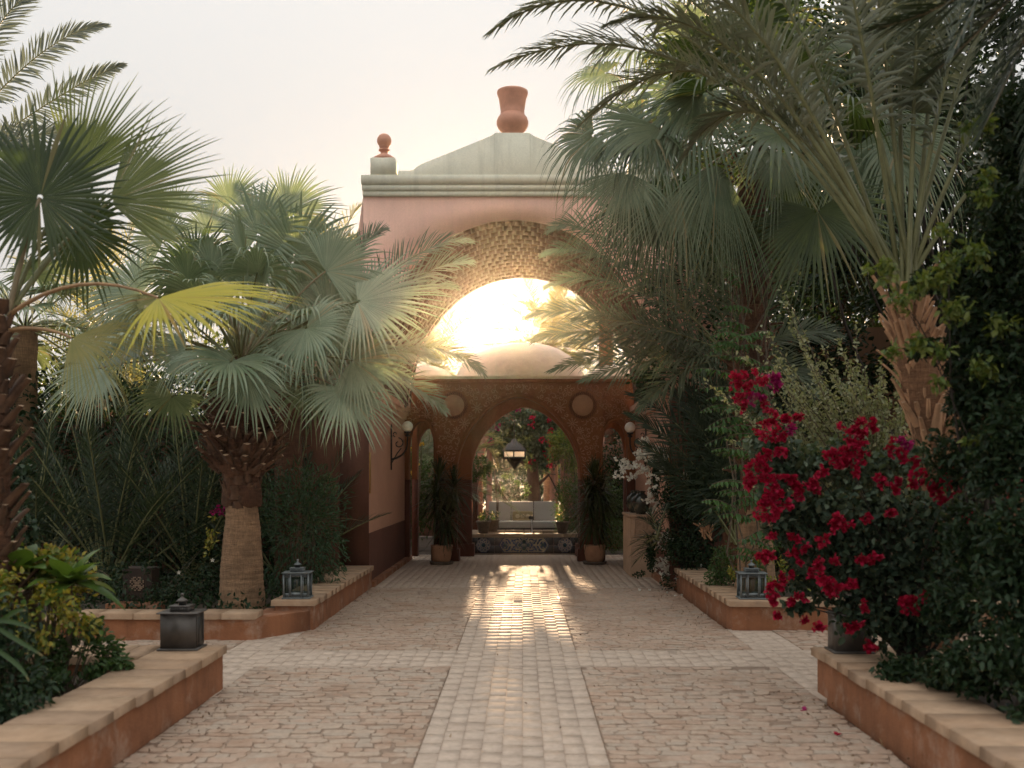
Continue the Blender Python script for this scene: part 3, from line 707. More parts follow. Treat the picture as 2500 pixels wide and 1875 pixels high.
fin+= [(.106*math.sin(a),.295-.106*math.cos(a)) for a in np.linspace(.7,math.pi,14)]
fx=(gx_(332),gx_(2216-332))
lathe_thing('ball_finial','round terracotta ball finial on the left corner pedestal of the gateway','finial',(fx[0],TF+.13,6.243),fin,'clay',32,'ball finials on the gateway corners')
lathe_thing('ball_finial','round terracotta ball finial on the right corner of the gateway hidden by palm leaves','finial',(fx[1],TF+.13,6.243),fin,'clay',32,'ball finials on the gateway corners')

# ------------------------------------------------------------------ pavilion with three arches and a dome
PF=18.9
pv=thing('domed_pavilion','low russet pavilion with a pointed central arch two side arches and a limewashed dome','pavilion',(0,18.9,0))
midf=ogive(1.17,1.68,3.13,1.62); sidf=lambda x: 2.18+.48*math.sqrt(max(0,1-(x/.235)**2))
ops=[(-.02,1.17,midf),(-1.865,.235,sidf),(1.815,.235,sidf)]
xs,lo,hi=openings(-2.179,2.199,ops,lambda x:3.46,1.55)
mb=MB(); arch_wall(mb,xs,lo,hi,PF,PF+.30); mb.build('front_wall',M['pav_wall'],pv)
# raised rims round the openings
def rim(c,h,fn,z0,wid,y,mat,nm,parent,pr=.012):
    mb=MB(); xs_=[c-h*math.cos(math.pi*j/40) for j in range(41)]; a=[(c-h,z0)]+[(x,fn(x-c)) for x in xs_]+[(c+h,z0)]
    o=[]
    for i,(x,z) in enumerate(a):
        p0=np.array(a[max(0,i-1)]); p1=np.array(a[min(len(a)-1,i+1)]); t_=unit(p1-p0); nrm=np.array([-t_[1],t_[0]]); o.append((x+nrm[0]*wid,z+nrm[1]*wid))
    for i in range(len(a)-1):
        (x0,z0_),(x1,z1_)=a[i],a[i+1]; (u0,w0),(u1,w1)=o[i],o[i+1]
        v=[(x0,y-pr,z0_),(x1,y-pr,z1_),(u1,y-pr,w1),(u0,y-pr,w0),(x0,y,z0_),(x1,y,z1_),(u1,y,w1),(u0,y,w0)]
        mb.add(v,[(0,1,2,3),(3,2,6,7),(1,0,4,5)])
    return mb.build(nm,M[mat],parent)
for c,h,fn in ops: rim(c,h,fn,1.56,.045,PF-.001,'pav_wall','arch_rim',pv)
mb=MB(); mb.box(-2.178,2.198,PF-.02,PF-.0005,3.40,3.461); mb.build('top_band',M['pav_wall'],pv)
mb=MB(); rough_box(mb,-2.19,2.2,PF-.035,21.9,3.462,3.515,.4,.004); mb.build('roof',M['dome'],pv)
for x0,x1 in ((-2.179,-2.10),(-1.63,-1.19),(1.15,1.58),(2.05,2.199)):
    mb=MB(); mb.box(x0,x1,PF+.001,PF+.30,-.05,1.55,0); mb.build('pier',M['maroon'],pv)
    if x1-x0>.2:
        mb=MB(); rough_box(mb,x0-.045,x1+.045,PF-.045,PF+.345,-.05,.235,.12,.005); mb.build('pier_base',M['terracotta_wall'] if 0 else M['maroon'],pv,smooth=False)
rc=.11
xs,lo,hi=openings(-2.179,2.199,[(rc,1.08,ogive(1.08,1.70,3.02,1.62)),(-1.80,.27,lambda x:2.1+.5*math.sqrt(max(0,1-(x/.27)**2))),(1.86,.26,lambda x:2.1+.5*math.sqrt(max(0,1-(x/.26)**2)))],lambda x:3.46,1.55)
mb=MB(); arch_wall(mb,xs,lo,hi,20.1,20.4); mb.build('rear_wall',M['pav_wall'],pv)
for x0,x1 in ((-2.179,-2.07),(-1.53,-.97),(1.19,1.60),(2.12,2.199)):
    mb=MB(); mb.box(x0,x1,20.1,20.4,-.05,1.55); mb.build('pier',M['maroon'],pv)
    if x1-x0>.2: mb=MB(); rough_box(mb,x0-.05,x1+.05,20.05,20.45,-.05,.25,.12,.005); mb.build('pier_base',M['maroon'],pv)
for cx_,cyy,rx,hh in ((0.0,20.45,1.32,.82),(-1.95,20.3,.62,.36),(1.95,20.3,.62,.36)):
    mb=MB(); prof=[(rx*math.cos(a)**.85*(1+.0*a),hh*math.sin(a)) for a in np.linspace(0,math.pi/2,22)]; mb.lathe(prof,cx_,cyy,3.50,56)
    mb.v[0]=wob(mb.v[0],.022,1.3); mb.build('dome',M['dome'],pv,smooth=True)
# medallions
for s,cxm in ((-1,-1.25),(1,1.20)):
    cz=CZ+(1164-989)/128.6
    t=MB(); n=40; a=np.linspace(0,2*np.pi,n,endpoint=False)
    v=[(cxm+.20*math.cos(q),PF-.012,cz+.20*math.sin(q)) for q in a]+[(cxm,PF-.013,cz)]+[(cxm+.20*math.cos(q),PF,cz+.20*math.sin(q)) for q in a]
    t.add(v,[(i,(i+1)%n,n) for i in range(n)]); t.f.append(np.array([(i,n+1+i,n+1+(i+1)%n,(i+1)%n) for i in range(n)])); t.m.append(np.zeros(n,int))
    md=t.build('medallion',M['ornament'],pv)
    rg=MB()
    for q in np.linspace(0,2*np.pi,34,endpoint=False):
        for rr,off in ((.225,0),(.247,.09)):
            c=(cxm+rr*math.cos(q+off),cz+rr*math.sin(q+off)); aa=np.linspace(0,2*np.pi,9)
            rg.tube([(c[0]+.02*math.cos(w),PF-.004,c[1]+.02*math.sin(w)) for w in aa],.0042,4)
    rg.build('chain_ring',M['maroon'],md)
# stencilled scrollwork
def inside(x,z,m=.05):
    if not(-2.12<x<2.13 and 1.62<z<3.36): return False
    for c,h,fn in ops:
        if abs(x-c)<h+m*1.1 and z<fn(max(-h,min(h,(x-c)*h/(h+m))))+m*1.4: return False
    for c in (-1.25,1.20):
        if (x-c)**2+(z-2.96)**2<.285**2: return False
    return True
orn=MB()
def ribbon(pts,w0,w1):
    pts=[p for p in pts]; run=[]
    def flush():
        if len(run)>=3:
            a=np.array(run); t_=np.gradient(a,axis=0); t_/=np.linalg.norm(t_,axis=1)[:,None]+1e-9; nr=np.stack([-t_[:,1],t_[:,0]],1)
            w=np.linspace(w0,w1,len(a))[:,None]*.5
            A=a+nr*w; B=a-nr*w; n=len(a)
            v=np.concatenate([np.stack([A[:,0],np.full(n,PF-.0035),A[:,1]],1),np.stack([B[:,0],np.full(n,PF-.0035),B[:,1]],1),np.stack([A[:,0],np.full(n,PF),A[:,1]],1),np.stack([B[:,0],np.full(n,PF),B[:,1]],1)])
            i=np.arange(n-1); orn.add(v,np.concatenate([np.stack([i,i+1,n+i+1,n+i],1),np.stack([i+2*n,i+2*n+1,i+1,i],1),np.stack([n+i,n+i+1,3*n+i+1,3*n+i],1)]))
    for p in pts:
        if inside(p[0],p[1]): run.append(p)
        else: flush(); run=[]
    flush()
ro=np.random.default_rng(77)
def spiral(cx_,cz_,rad,a0,sg,turn=2.2,w=.011):
    t=np.linspace(0,1,22); a=a0+sg*turn*2*math.pi*t*.5; rr=rad*(1-t)**.8+.006
    ribbon([(cx_+q*math.cos(b),cz_+q*math.sin(b)) for q,b in zip(rr,a)],w*.6,w*1.3)
cent=[]
for _ in range(9000):
    x=ro.uniform(0.02,2.1); z=ro.uniform(1.65,3.33); rad=ro.choice([.12,.085,.06,.042],p=[.3,.3,.25,.15])
    if inside(x,z,.03) and all((x-q[0])**2+(z-q[1])**2>((rad+q[2])*.93)**2 for q in cent): cent.append((x,z,rad,ro.uniform(0,6.3),ro.choice([-1,1]),ro.integers(3)))
for (x,z,rad,a,s,kind) in cent:
    for mir in (1,-1):
        X=(x-.02)*mir-.02; aa=a if mir==1 else math.pi-a; ss=s*mir
        if kind==0 and rad>.08:
            for k in range(9):
                b=aa+k*2*math.pi/9; ribbon([(X+q*math.cos(b),z+q*math.sin(b)) for q in np.linspace(.02,rad*.9,6)],.006,.02)
            ribbon([(X+.02*math.cos(b),z+.02*math.sin(b)) for b in np.linspace(0,6.3,12)],.01,.01)
        else:
            spiral(X,z,rad,aa,ss)
            if rad>.05:
                spiral(X+rad*1.0*math.cos(aa+1.8),z+rad*math.sin(aa+1.8),rad*.4,aa+2.5,-ss,2.0,.009)
                for k in range(3):
                    b=aa+ss*(.6+k*.8); ex=X+rad*math.cos(b); ez=z+rad*math.sin(b)
                    ribbon([(ex+q*math.cos(b+.5*ss+q*6*ss),ez+q*math.sin(b+.5*ss+q*6*ss)) for q in np.linspace(0,rad*.42,6)],.016,.004)
orn.build('scroll_ornament',M['ornament'],pv,kind='stuff')
# ------------------------------------------------------------------ lanterns
def lantern(label, loc, rz, solid, grp='metal lanterns on the low walls', glow=None):
    "0.30 m wide box lantern with glazed front, vented collar and bell cap; solid = its plain back faces the camera"
    t=thing('lantern',label,'lantern',loc,grp); x,y,z=loc; mt=M['pewter'] if solid else M['zinc']
    w=.128; d=.10
    c_,s_=math.cos(rz),math.sin(rz)
    def B(nm,boxes,mat,par=t,bev=0):
        mb=MB()
        for (a,b,c,dd,e,f) in boxes: mb.box(a,b,c,dd,e,f,0,bev)
        for i,v in enumerate(mb.v):
            X=v[:,0]*c_-v[:,1]*s_+x; Y=v[:,0]*s_+v[:,1]*c_+y; mb.v[i]=np.stack([X,Y,v[:,2]+z],1)
        return mb.build(nm,mat,par)
    B('base',[(-w-.02,w+.02,-d-.02,d+.02,0,.014)],mt,bev=.004)
    if solid:
        B('body',[(-w,w,-d,d,.0145,.268)],mt,bev=0)
        B('side_pane',[(w+.001,w+.004,-d+.03,d-.03,.05,.235)],M['dark_metal'])
        B('side_rail',[(w+.0042,w+.009,-d+.02,-d+.03,.03,.25),(w+.0042,w+.009,d-.03,d-.02,.03,.25)],mt)
    else:
        post=[]
        for sx in (-1,1):
            for sy in (-1,1): post.append((sx*w-.008,sx*w+.008,sy*d-.008,sy*d+.008,.0145,.268))
        B('corner_posts',post,mt)
        B('door',[(-.062,-.05,-d-.012,-d+.004,.02,.262),(.05,.062,-d-.012,-d+.004,.02,.262),(-.0495,.0495,-d-.011,-d+.003,.02,.066),(-.0495,.0495,-d-.011,-d+.003,.232,.262)],mt)
        sd=B('side_panel',[(-w+.009,-.065,-d-.002,-d+.005,.0145,.06),(.065,w-.009,-d-.002,-d+.005,.0145,.06),(-w+.009,-.065,-d-.002,-d+.005,.226,.268),(.065,w-.009,-d-.002,-d+.005,.226,.268),
          (-.078,-.065,-d-.0015,-d+.004,.0605,.2255),(.065,.078,-d-.0015,-d+.004,.0605,.2255)],mt)
        sl=[]
        for k in range(9): sl.append((-.044+k*.0105,-.039+k*.0105,-d-.0135,-d-.0112,.03,.052)); sl.append((-.044+k*.0105,-.039+k*.0105,-d-.0135,-d-.0112,.238,.256))
        for sx in (-1,1):
            for k in range(3): 
                xx=sx*(.084+k*.013)
                sl.append((xx-.003,xx+.003,-d-.0045,-d-.0022,.026,.05)); sl.append((xx-.003,xx+.003,-d-.0045,-d-.0022,.236,.258))
        B('vent_slits',sl,M['dark_metal'])
        B('knob',[(.052,.062,-d-.024,-d-.0125,.135,.148)],mt)
        B('glass_pane',[(-.0495,.0495,-d+.0035,-d+.0055,.0665,.2315),(-w+.01,-.079,-d+.0055,-d+.007,.0605,.2255),(.079,w-.01,-d+.0055,-d+.007,.0605,.2255)],M['glass'])
        B('back_frame',[(-w+.009,w-.009,d-.004,d+.003,.0145,.06),(-w+.009,w-.009,d-.004,d+.003,.236,.268),(-w+.009,-w+.03,d-.004,d+.003,.0605,.2355),(w-.03,w-.009,d-.004,d+.003,.0605,.2355)],mt)
        B('candle_rod',[(-.012,-.004,-.006,.002,.0145,.21)],M['brass'])
        if glow: B('amber_pane',[(-.048,.048,d-.01,d-.0055,.0605,.2355)],M['amber'])
    B('eave',[(-w-.022,w+.022,-d-.022,d+.022,.2685,.278)],mt,bev=.003)
    col=[( -.07,.07,-.062,.062,.2785,.316)]
    B('collar',col,mt); vs_=[]
    for k in range(10): vs_.append((-.062+k*.0128,-.056+k*.0128,-.0645,-.0625,.285,.311))
    B('collar_slits',vs_,M['dark_metal'])
    B('collar_lid',[(-.076,.076,-.068,.068,.3165,.322)],mt)
    cp=MB(); cp.lathe([(.0,.3225),(.028,.3225),(.028,.352)],x,y,z,20); cp.build('neck',M['dark_metal'],t,smooth=False)
    cp=MB(); cp.lathe([(.040,.350),(.043,.353),(.034,.362),(.018,.372),(.009,.381),(.007,.388),(.011,.394),(.013,.401),(.010,.408),(.0,.411)],x,y,z,20); cp.build('cap',mt,t,smooth=True)
    return t
gm,gt,gb,go=nodes('old_glass'); gb.inputs['Base Color'].default_value=(.05,.06,.05,1); gb.inputs['Roughness'].default_value=.12; gb.inputs['Specular IOR Level'].default_value=.6
tr_=gt.nodes.new("ShaderNodeBsdfTransparent"); tr_.inputs[0].default_value=(.75,.8,.75,1); ms_=gt.nodes.new("ShaderNodeMixShader"); ms_.inputs[0].default_value=.35
gt.links.new(tr_.outputs[0],ms_.inputs[1]); gt.links.new(gb.outputs[0],ms_.inputs[2]); gt.links.new(ms_.outputs[0],go.inputs[0]); M['glass']=gm
M['amber']=simple('amber_glass',(.42,.19,.10),.5,0,.2,9,.05)
lantern('brown grey metal lantern with a plain solid back on the lower left wall',(-2.47,7.40,HW+.002),0.0,True)
lantern('grey metal lantern with green behind its glass on the left corner near the palm trunk',(-2.33,10.58,.317),.04,False)
lantern('grey metal lantern with an amber pane on the right corner beside yellow leaves',(2.50,10.62,.307),-.03,False,glow=True)
lantern('dark lantern half hidden by the red bougainvillea at the end of the lower right wall',(2.45,7.28,HW+.002),0,True)

# ------------------------------------------------------------------ wall lamps
def scroll(c,r,a0,turn,n=20,sy=1,sz=1):
    t=np.linspace(0,1,n); a=a0+turn*t; rr=r*(1-.75*t)
    return [(c[0]+q*math.cos(b)*sy,c[1],c[2]+q*math.sin(b)*sz) for q,b in zip(rr,a)]
for s,Y,lab in ((-1,16.9,'white globe wall lamp on a black iron scroll bracket on the left wall'),(1,17.2,'white globe wall lamp on a black iron scroll bracket above the white flowers')):
    wx=s*2.2 if s>0 else -2.18; gxp=wx-s*.285; gz=2.456
    t=thing('wall_lamp',lab,'lamp',(wx,Y,2.1),'globe lamps on the passage walls')
    mb=MB(); mb.lathe([(.092*math.sin(a),-.092*math.cos(a)) for a in np.linspace(.05,math.pi-.001,20)],gxp,Y,gz,28); mb.build('globe',M['globe'],t,smooth=True)
    mb=MB(); mb.lathe([(.0,-.09),(.058,-.088),(.06,-.112),(.03,-.118),(.02,-.135),(.045,-.145),(.045,-.16),(.014,-.175),(.012,-.25)],gxp,Y,gz,18); mb.build('lamp_holder',M['iron'],t,smooth=False)
    mb=MB(); b0=np.array([wx-s*.02,Y,1.84]); 
    mb.tube(curve((gxp,Y,gz-.25),(gxp,Y,gz-.50),(wx-s*.02,Y,1.90),14),np.linspace(.012,.02,14),7)
    mb.tube(scroll((wx-s*.13,Y,2.17),.095,math.pi*.5 if s<0 else math.pi*.5,-s*6.2*-1),.011,6)
    mb.tube(scroll((wx-s*.08,Y,2.33),.05,-math.pi*.5,s*5.0),.009,6)
    mb.tube(curve((wx-s*.02,Y,1.84),(wx-s*.10,Y,2.0),(wx-s*.18,Y,2.09),8),.010,6)
    mb.build('scroll_arm',M['iron'],t,smooth=True)
    mb=MB(); mb.box(*sorted((wx-s*.003,wx-s*.022)),Y-.022,Y+.022,1.72,2.42); mb.lathe([(0.0,0),(.012,.0),(.016,.03),(.0,.09)],wx-s*.012,Y,2.421,8); mb.build('wall_plate',M['iron'],t)

# ------------------------------------------------------------------ plinth with jars
t=thing('carved_plinth','sandy plaster plinth with a carved panel and fluted side against the right wall','plinth',(1.99,16.4,0))
X0,X1,Y0,Y1=1.79,2.195,15.9,17.05
mb=MB(); rough_box(mb,X0,X1,Y0,Y1,0.0,.96,.1,.003); mb.build('plinth_body',M['cream_plaster'],t)
mb=MB(); rough_box(mb,X0-.025,X1,Y0-.025,Y1+.02,.962,1.0,.12,.004); mb.build('plinth_top',M['cream_plaster'],t)
mb=MB()
for k in range(7): 
    y=Y0+.12+k*.15; mb.tube([(X0+.0,y,.02),(X0+.0,y,.94)],.022,8)
mb.build('fluting',M['cream_plaster'],t)
pn=MB(); cxp,czp,ww,hh=X0+.215,.80,.165,.145
for a,b,c,d in ((-ww,ww,-hh,-hh+.018),(-ww,ww,hh-.018,hh),(-ww,-ww+.018,-hh+.018,hh-.018),(ww-.018,ww,-hh+.018,hh-.018)):
    pn.box(cxp+a,cxp+b,Y0-.012,Y0-.001,czp+c,czp+d)
rs=np.random.default_rng(4)
for sx in (-1,1):
    for (ux,uz,rr,a0) in ((.05,.05,.045,0),(.05,-.055,.045,2.2),(.11,.02,.03,4),(.115,-.08,.028,1),(.11,.095,.028,3),(.02,0,.025,5)):
        pts=scroll((cxp+sx*ux,Y0-.006,czp+uz),rr,a0 if sx>0 else math.pi-a0,sx*5.2,18); pn.tube(pts,.0075,5)
pn.build('carved_panel',M['cream_plaster'],t,smooth=False)
jp=[(0,0),(.075,0),(.08,.01),(.115,.075),(.145,.15),(.148,.19),(.13,.25),(.095,.30),(.07,.325),(.062,.335),(.064,.355),(.078,.362),(.078,.372),(.06,.372),(.055,.34),(.0,.33)]
def two_tone_jar(label,loc):
    t=thing('glazed_jar',label,'jar',loc,'glazed jars on the plinth')
    mb=MB(); mb.lathe(jp,*loc,36); mb.build('jar_body',M['jar'],t,smooth=True)
    mb=MB(); mb.lathe([(.1492,.178),(.1510,.182),(.1510,.186),(.1492,.190)],*loc,36); mb.build('band',M['wood_dark'],t,smooth=True)
two_tone_jar('dark green glazed jar standing at the front of the carved plinth',(1.975,16.12,1.002))
two_tone_jar('dark green glazed jar half hidden behind the front jar on the plinth',(1.945,16.75,1.002))

# ------------------------------------------------------------------ potted dracaenas
def dracaena(label, loc, seed, heads):
    t=thing('potted_plant',label,'potted plant',loc,'potted dracaenas before the pavilion'); x,y,z=loc; r=np.random.default_rng(seed)
    mb=MB(); mb.lathe([(0,.0),(.205,.0),(.225,.05),(.215,.055),(.19,.03),(0,.03)],x,y,z,30); mb.build('saucer',M['old_pot'],t,smooth=False)
    mb=MB(); mb.lathe([(0,.032),(.135,.032),(.165,.08),(.188,.20),(.196,.31),(.200,.32),(.200,.352),(.188,.352),(.180,.31),(0,.30)],x,y,z,34); mb.build('pot',M['clay_pot'],t,smooth=True)
    st=MB(); lf=MB()
    for (hx,hz,rr,n) in heads:
        b=(x+r.normal(0,.03),y+r.normal(0,.03),z+.30); h=(x+hx,y+r.normal(0,.05),z+hz)
        st.tube(curve(b,(b[0]+hx*.3,b[1],z+hz*.55),h,8),np.linspace(.016,.011,8),7)
        for k in range(n):
            u=r.random(); el=R(88-150*u**1.1)+r.normal(0,.12); az=r.uniform(0,2*np.pi); L=rr*r.uniform(.75,1.15); o=np.array(h)+np.array([0,0,-.35*rr*u*1.6])
            d=np.array([math.cos(az)*math.cos(el),math.sin(az)*math.cos(el),math.sin(el)]); side=unit(np.cross(d,[0,0,1.0])+1e-6)
            T=np.array([0,.3,.6,.85,1.0]); wv=np.array([.5,1,.9,.55,.03])*.0135; g=.75*(1-abs(math.sin(el))*.6)
            c=o+d*(L*T)[:,None]; c[:,2]-=g*L*T**2.2*.75
            nn=np.cross(side,d); v=np.stack([c-side*wv[:,None],c+nn*wv[:,None]*.35-0,c+side*wv[:,None]],1).reshape(-1,3)
            f=[]
            for i in range(4): f+=[(3*i,3*i+1,3*i+4,3*i+3),(3*i+1,3*i+2,3*i+5,3*i+4)]
            lf.add(v,f,0,np.stack([np.full(15,r.random()),np.repeat(T,3)],1))
    st.build('stem',M['twig'],t,smooth=True); lf.build('leaves',M['dracaena'],t,kind='stuff')
M['dracaena']=leafmat('strap_leaf',(.016,.03,.012),(.045,.06,.02),trans=.2,rough=.4,tipstart=.97)
dracaena('dracaena with two leafy heads in a terracotta pot before the left pavilion pier',(-1.43,18.3,0),1,[(-.05,1.62,.50,150),(.22,1.5,.48,130),(-.1,1.25,.5,130),(.12,1.0,.5,120),(.05,.9,.4,70)])
dracaena('dracaena in a terracotta pot on a saucer before the right pavilion pier',(1.385,18.3,0),2,[(.0,1.62,.50,150),(.12,1.4,.5,120),(-.12,1.3,.48,130),(.0,1.08,.52,130),(-.03,.9,.4,70)])

# ------------------------------------------------------------------ fountain
t=thing('tiled_fountain','low raised fountain faced with black tiles and blue and white panels under a stone rim','fountain',(.09,21.6,0))
FX0,FX1,FY0,FY1=-1.12,1.30,20.85,22.5
mb=MB(); mb.box(FX0+.06,FX1-.06,FY0+.05,FY1-.05,-.05,.33); mb.build('basin_core',M['joint'],t)
tm_=MB(); tm_.box(-.5,.5,-.5,.5,-.5,.5); tme=tm_.mesh('face_tile',M['tile_dark'])
for i in range(13):
    for j in range(2):
        w=(FX1-FX0-.12)/13; link('face_tile',tme,t,(FX0+.06+(i+.5)*w,FY0+.043,.0+.082+j*.166),scale=(w-.004,.012,.162))
ST=M['rim_stone']
mb=MB(); rough_box(mb,FX0-.02,FX0+.07,FY0+.0,FY0+.10,-.03,.33,.08,.006); mb.build('corner_post',ST,t,smooth=True)
rv=brick_variants('rim_stone',ST,5,h=.075,bev=.015)
for i in range(6):
    w=(FX1-FX0+.1)/6; link('rim_stone',rv[i%5],t,(FX0-.05+(i+.5)*w,FY0+.15,.405+.003*(i%3)),scale=(w-.006,.34,1)); link('rim_stone',rv[(i+2)%5],t,(FX0-.05+(i+.5)*w,FY1-.12,.405),scale=(w-.006,.28,1))
for s in (FX0+.1,FX1-.1):
    for j in range(3): link('rim_stone',rv[j],t,(s,FY0+.32+.17+j*.345,.405),scale=(.3,.34,1))
mb=MB(); mb.box(FX0+.2,FX1-.2,FY0+.3,FY1-.25,.30,.36); wtr=nodes('basin_water'); wtr[2].inputs['Base Color'].default_value=(.05,.045,.03,1); wtr[2].inputs['Roughness'].default_value=.05; bump(wtr[1],wtr[2],noise(wtr[1],30,2),.15,.01); mb.build('water',wtr[0],t)
def flatshape(mb,pts,y,th=.004,mi=0):
    n=len(pts); a=np.array(pts); c=a.mean(0); v=[(x,y,z) for x,z in a]+[(c[0],y,c[1])]+[(x,y+th,z) for x,z in a]
    mb.add(v,[(i,(i+1)%n,n) for i in range(n)]); mb.f.append(np.array([(i,n+1+i,n+1+(i+1)%n,(i+1)%n) for i in range(n)])+mb.n-len(v)); mb.m.append(np.full(n,mi))
def ell_pts(cx_,cz_,a,b,n=14,rot=0,tear=0):
    q=np.linspace(0,2*np.pi,n,endpoint=False); x=a*np.cos(q); z=b*np.sin(q)*(1-tear*np.cos(q)); return [(cx_+u*math.cos(rot)-v*math.sin(rot),cz_+u*math.sin(rot)+v*math.cos(rot)) for u,v in zip(x,z)]
yT=FY0+.033
def panel(cx_,hw,hh,cz_,label):
    if hw>.3: pts=[(cx_-hw,cz_),(cx_-hw*.93,cz_+hh*.45),(cx_-hw*.86,cz_+hh*.8),(cx_-hw*.80,cz_+hh),(cx_+hw*.80,cz_+hh),(cx_+hw*.86,cz_+hh*.8),(cx_+hw*.93,cz_+hh*.45),(cx_+hw,cz_),(cx_+hw*.93,cz_-hh*.45),(cx_+hw*.86,cz_-hh*.8),(cx_+hw*.80,cz_-hh),(cx_-hw*.80,cz_-hh),(cx_-hw*.86,cz_-hh*.8),(cx_-hw*.93,cz_-hh*.45)]
    else: pts=[(cx_+hw*(1+.04*math.cos(10*q))*math.cos(q),cz_+hh*(1+.04*math.cos(10*q))*math.sin(q)) for q in np.linspace(0,2*np.pi,40,endpoint=False)]
    mb=MB(); flatshape(mb,[(cx_+(x-cx_)*1.03,cz_+(z-cz_)*1.06) for x,z in pts],yT+.001,.003); mb.build('blue_border',M['tile_blue'],t)
    mb=MB(); flatshape(mb,pts,yT-.001,.0018); mb.build('painted_panel',M['tile_cream'],t)
    b=MB(); tl=MB(); y=yT-.003
    for (u,w_) in ((0,1),): pass
    if hw>.3:
        for sx in (-1,1):
            for (ux,uz,a_) in ((.78,0,.042),(.17,0,.04),(.0,.45,.045),(.0,-.45,.045)):
                flatshape(tl,ell_pts(cx_+sx*ux*hw,cz_+uz*hh,a_,a_),y,.0015); 
                for k in range(10): q=k*.628; flatshape(b,ell_pts(cx_+sx*ux*hw+.064*math.cos(q),cz_+uz*hh+.064*math.sin(q),.018,.009,8,q+1.57),y,.0015)
            for sz in (-1,1):
                for (ux,uz,a_) in ((.42,.28,.025),(.28,.40,.014),(.62,.55,.02),(.5,.72,.016)): flatshape(b,ell_pts(cx_+sx*ux*hw,cz_+sz*uz*hh,a_,a_*.8,10),y,.0015)
                for (ux,uz,rot,L) in ((.68,.75,.3,.04),(.58,.3,.9,.035),(.36,.72,-.4,.035),(.25,.78,.5,.03),(.12,.82,.9,.028),(.33,.1,.2,.03),(.46,.5,1.2,.035),(.72,.35,1.1,.03),(.86,.3,1.3,.03),(.9,.1,.4,.02)):
                    flatshape(b,ell_pts(cx_+sx*ux*hw,cz_+sz*uz*hh,L*1.15,.014,10,rot*sx*sz,.5),y,.0015)
                b.tube([(cx_+sx*hw*(.3+.3*u),y,cz_+sz*hh*(.15+.5*math.sin(u*3.1))) for u in np.linspace(0,1,14)],.006,4)
                b.tube([(cx_+sx*hw*(.04+.22*u),y,cz_+sz*hh*(.72-.6*math.sin(u*2.6+.3))) for u in np.linspace(0,1,12)],.0055,4)
    else:
        flatshape(tl,ell_pts(cx_,cz_,hw*.3,hh*.3,16),y,.0015)
        for k in range(10):
            q=k*.628; flatshape(b,ell_pts(cx_+hw*.72*math.cos(q),cz_+hh*.72*math.sin(q),.02,.013,10,q),y,.0015)
            flatshape(b,ell_pts(cx_+hw*.47*math.cos(q+.3),cz_+hh*.47*math.sin(q+.3),.014,.007,8,q),y,.0015); flatshape(b,ell_pts(cx_+hw*.88*math.cos(q+.3),cz_+hh*.88*math.sin(q+.3),.012,.006,8,q+1.5),y,.0015)
    b.build('blue_arabesque',M['tile_blue'],t,kind='stuff'); tl.build('teal_roundels',M['tile_teal'],t,kind='stuff')
panel(.09,.51,.148,.172,''); panel(-.76,.148,.148,.172,''); panel(.945,.148,.148,.172,'')
mb=MB(); mb.tube([(.26,22.2,.36),(.26,22.2,.66),(.25,22.1,.70)],.022,8); mb.lathe([(0,-.05),(.045,-.03),(.055,0),(.045,.035),(0,.05)],.245,22.05,.70,14); mb.build('spout',M['iron'],t,smooth=True)
wj=nodes('water_jet'); wj[2].inputs['Base Color'].default_value=(.75,.8,.8,1); wj[2].inputs['Roughness'].default_value=.1; wj[2].inputs['Transmission Weight'].default_value=.5
mb=MB(); mb.tube(curve((.25,22.0,.66),(.262,21.93,.60),(.265,21.92,.362),8),np.linspace(.009,.017,8),7); mb.build('water_jet',wj[0],t,smooth=True)

def fountain_pot(label,loc,s,seed,fl='white'):
    t=thing('flower_pot',label,'flower pot',loc,'flower pots on the fountain rim'); x,y,z=loc
    mb=MB(); mb.lathe([(0,0),(.085*s,0),(.095*s,.01),(.135*s,.21*s),(.15*s,.215*s),(.15*s,.25*s),(.132*s,.25*s),(.12*s,.22*s),(0,.21*s)],x,y,z,24); mb.build('pot',M['old_pot'],t,smooth=False)
    r=np.random.default_rng(seed); pts=blob_points(90,[((x,y,z+.34*s),(.17,.15,.12))],.6,r); mb=MB(); leaves(mb,pts,.045,.6,r=r); mb.build('leaves',M['bush'],t,kind='stuff')
    mb=MB(); twigs(mb,(x,y,z+.2*s),pts,14,.006,r=r); mb.build('stem',M['twig'],t)
    p2=pts[r.choice(len(pts),14)]+np.array([0,-.02,.03]); mb=MB(); leaves(mb,np.repeat(p2,3,0),.03,.8,r=r); mb.build('flowers',M['shellf'],t,kind='stuff')
M['shellf']=leafmat('pale_pink_petal',(.5,.38,.32),(.6,.5,.44),trans=.3,tipamt=0)
fountain_pot('weathered pot at the front left of the fountain rim',(-.77,21.05,.408),1.05,1)
fountain_pot('weathered pot behind the other one on the left of the fountain rim',(-.60,21.75,.408),1.05,2)
fountain_pot('weathered pot at the right end of the fountain rim beside the round bush',(.90,21.05,.408),1.0,3)

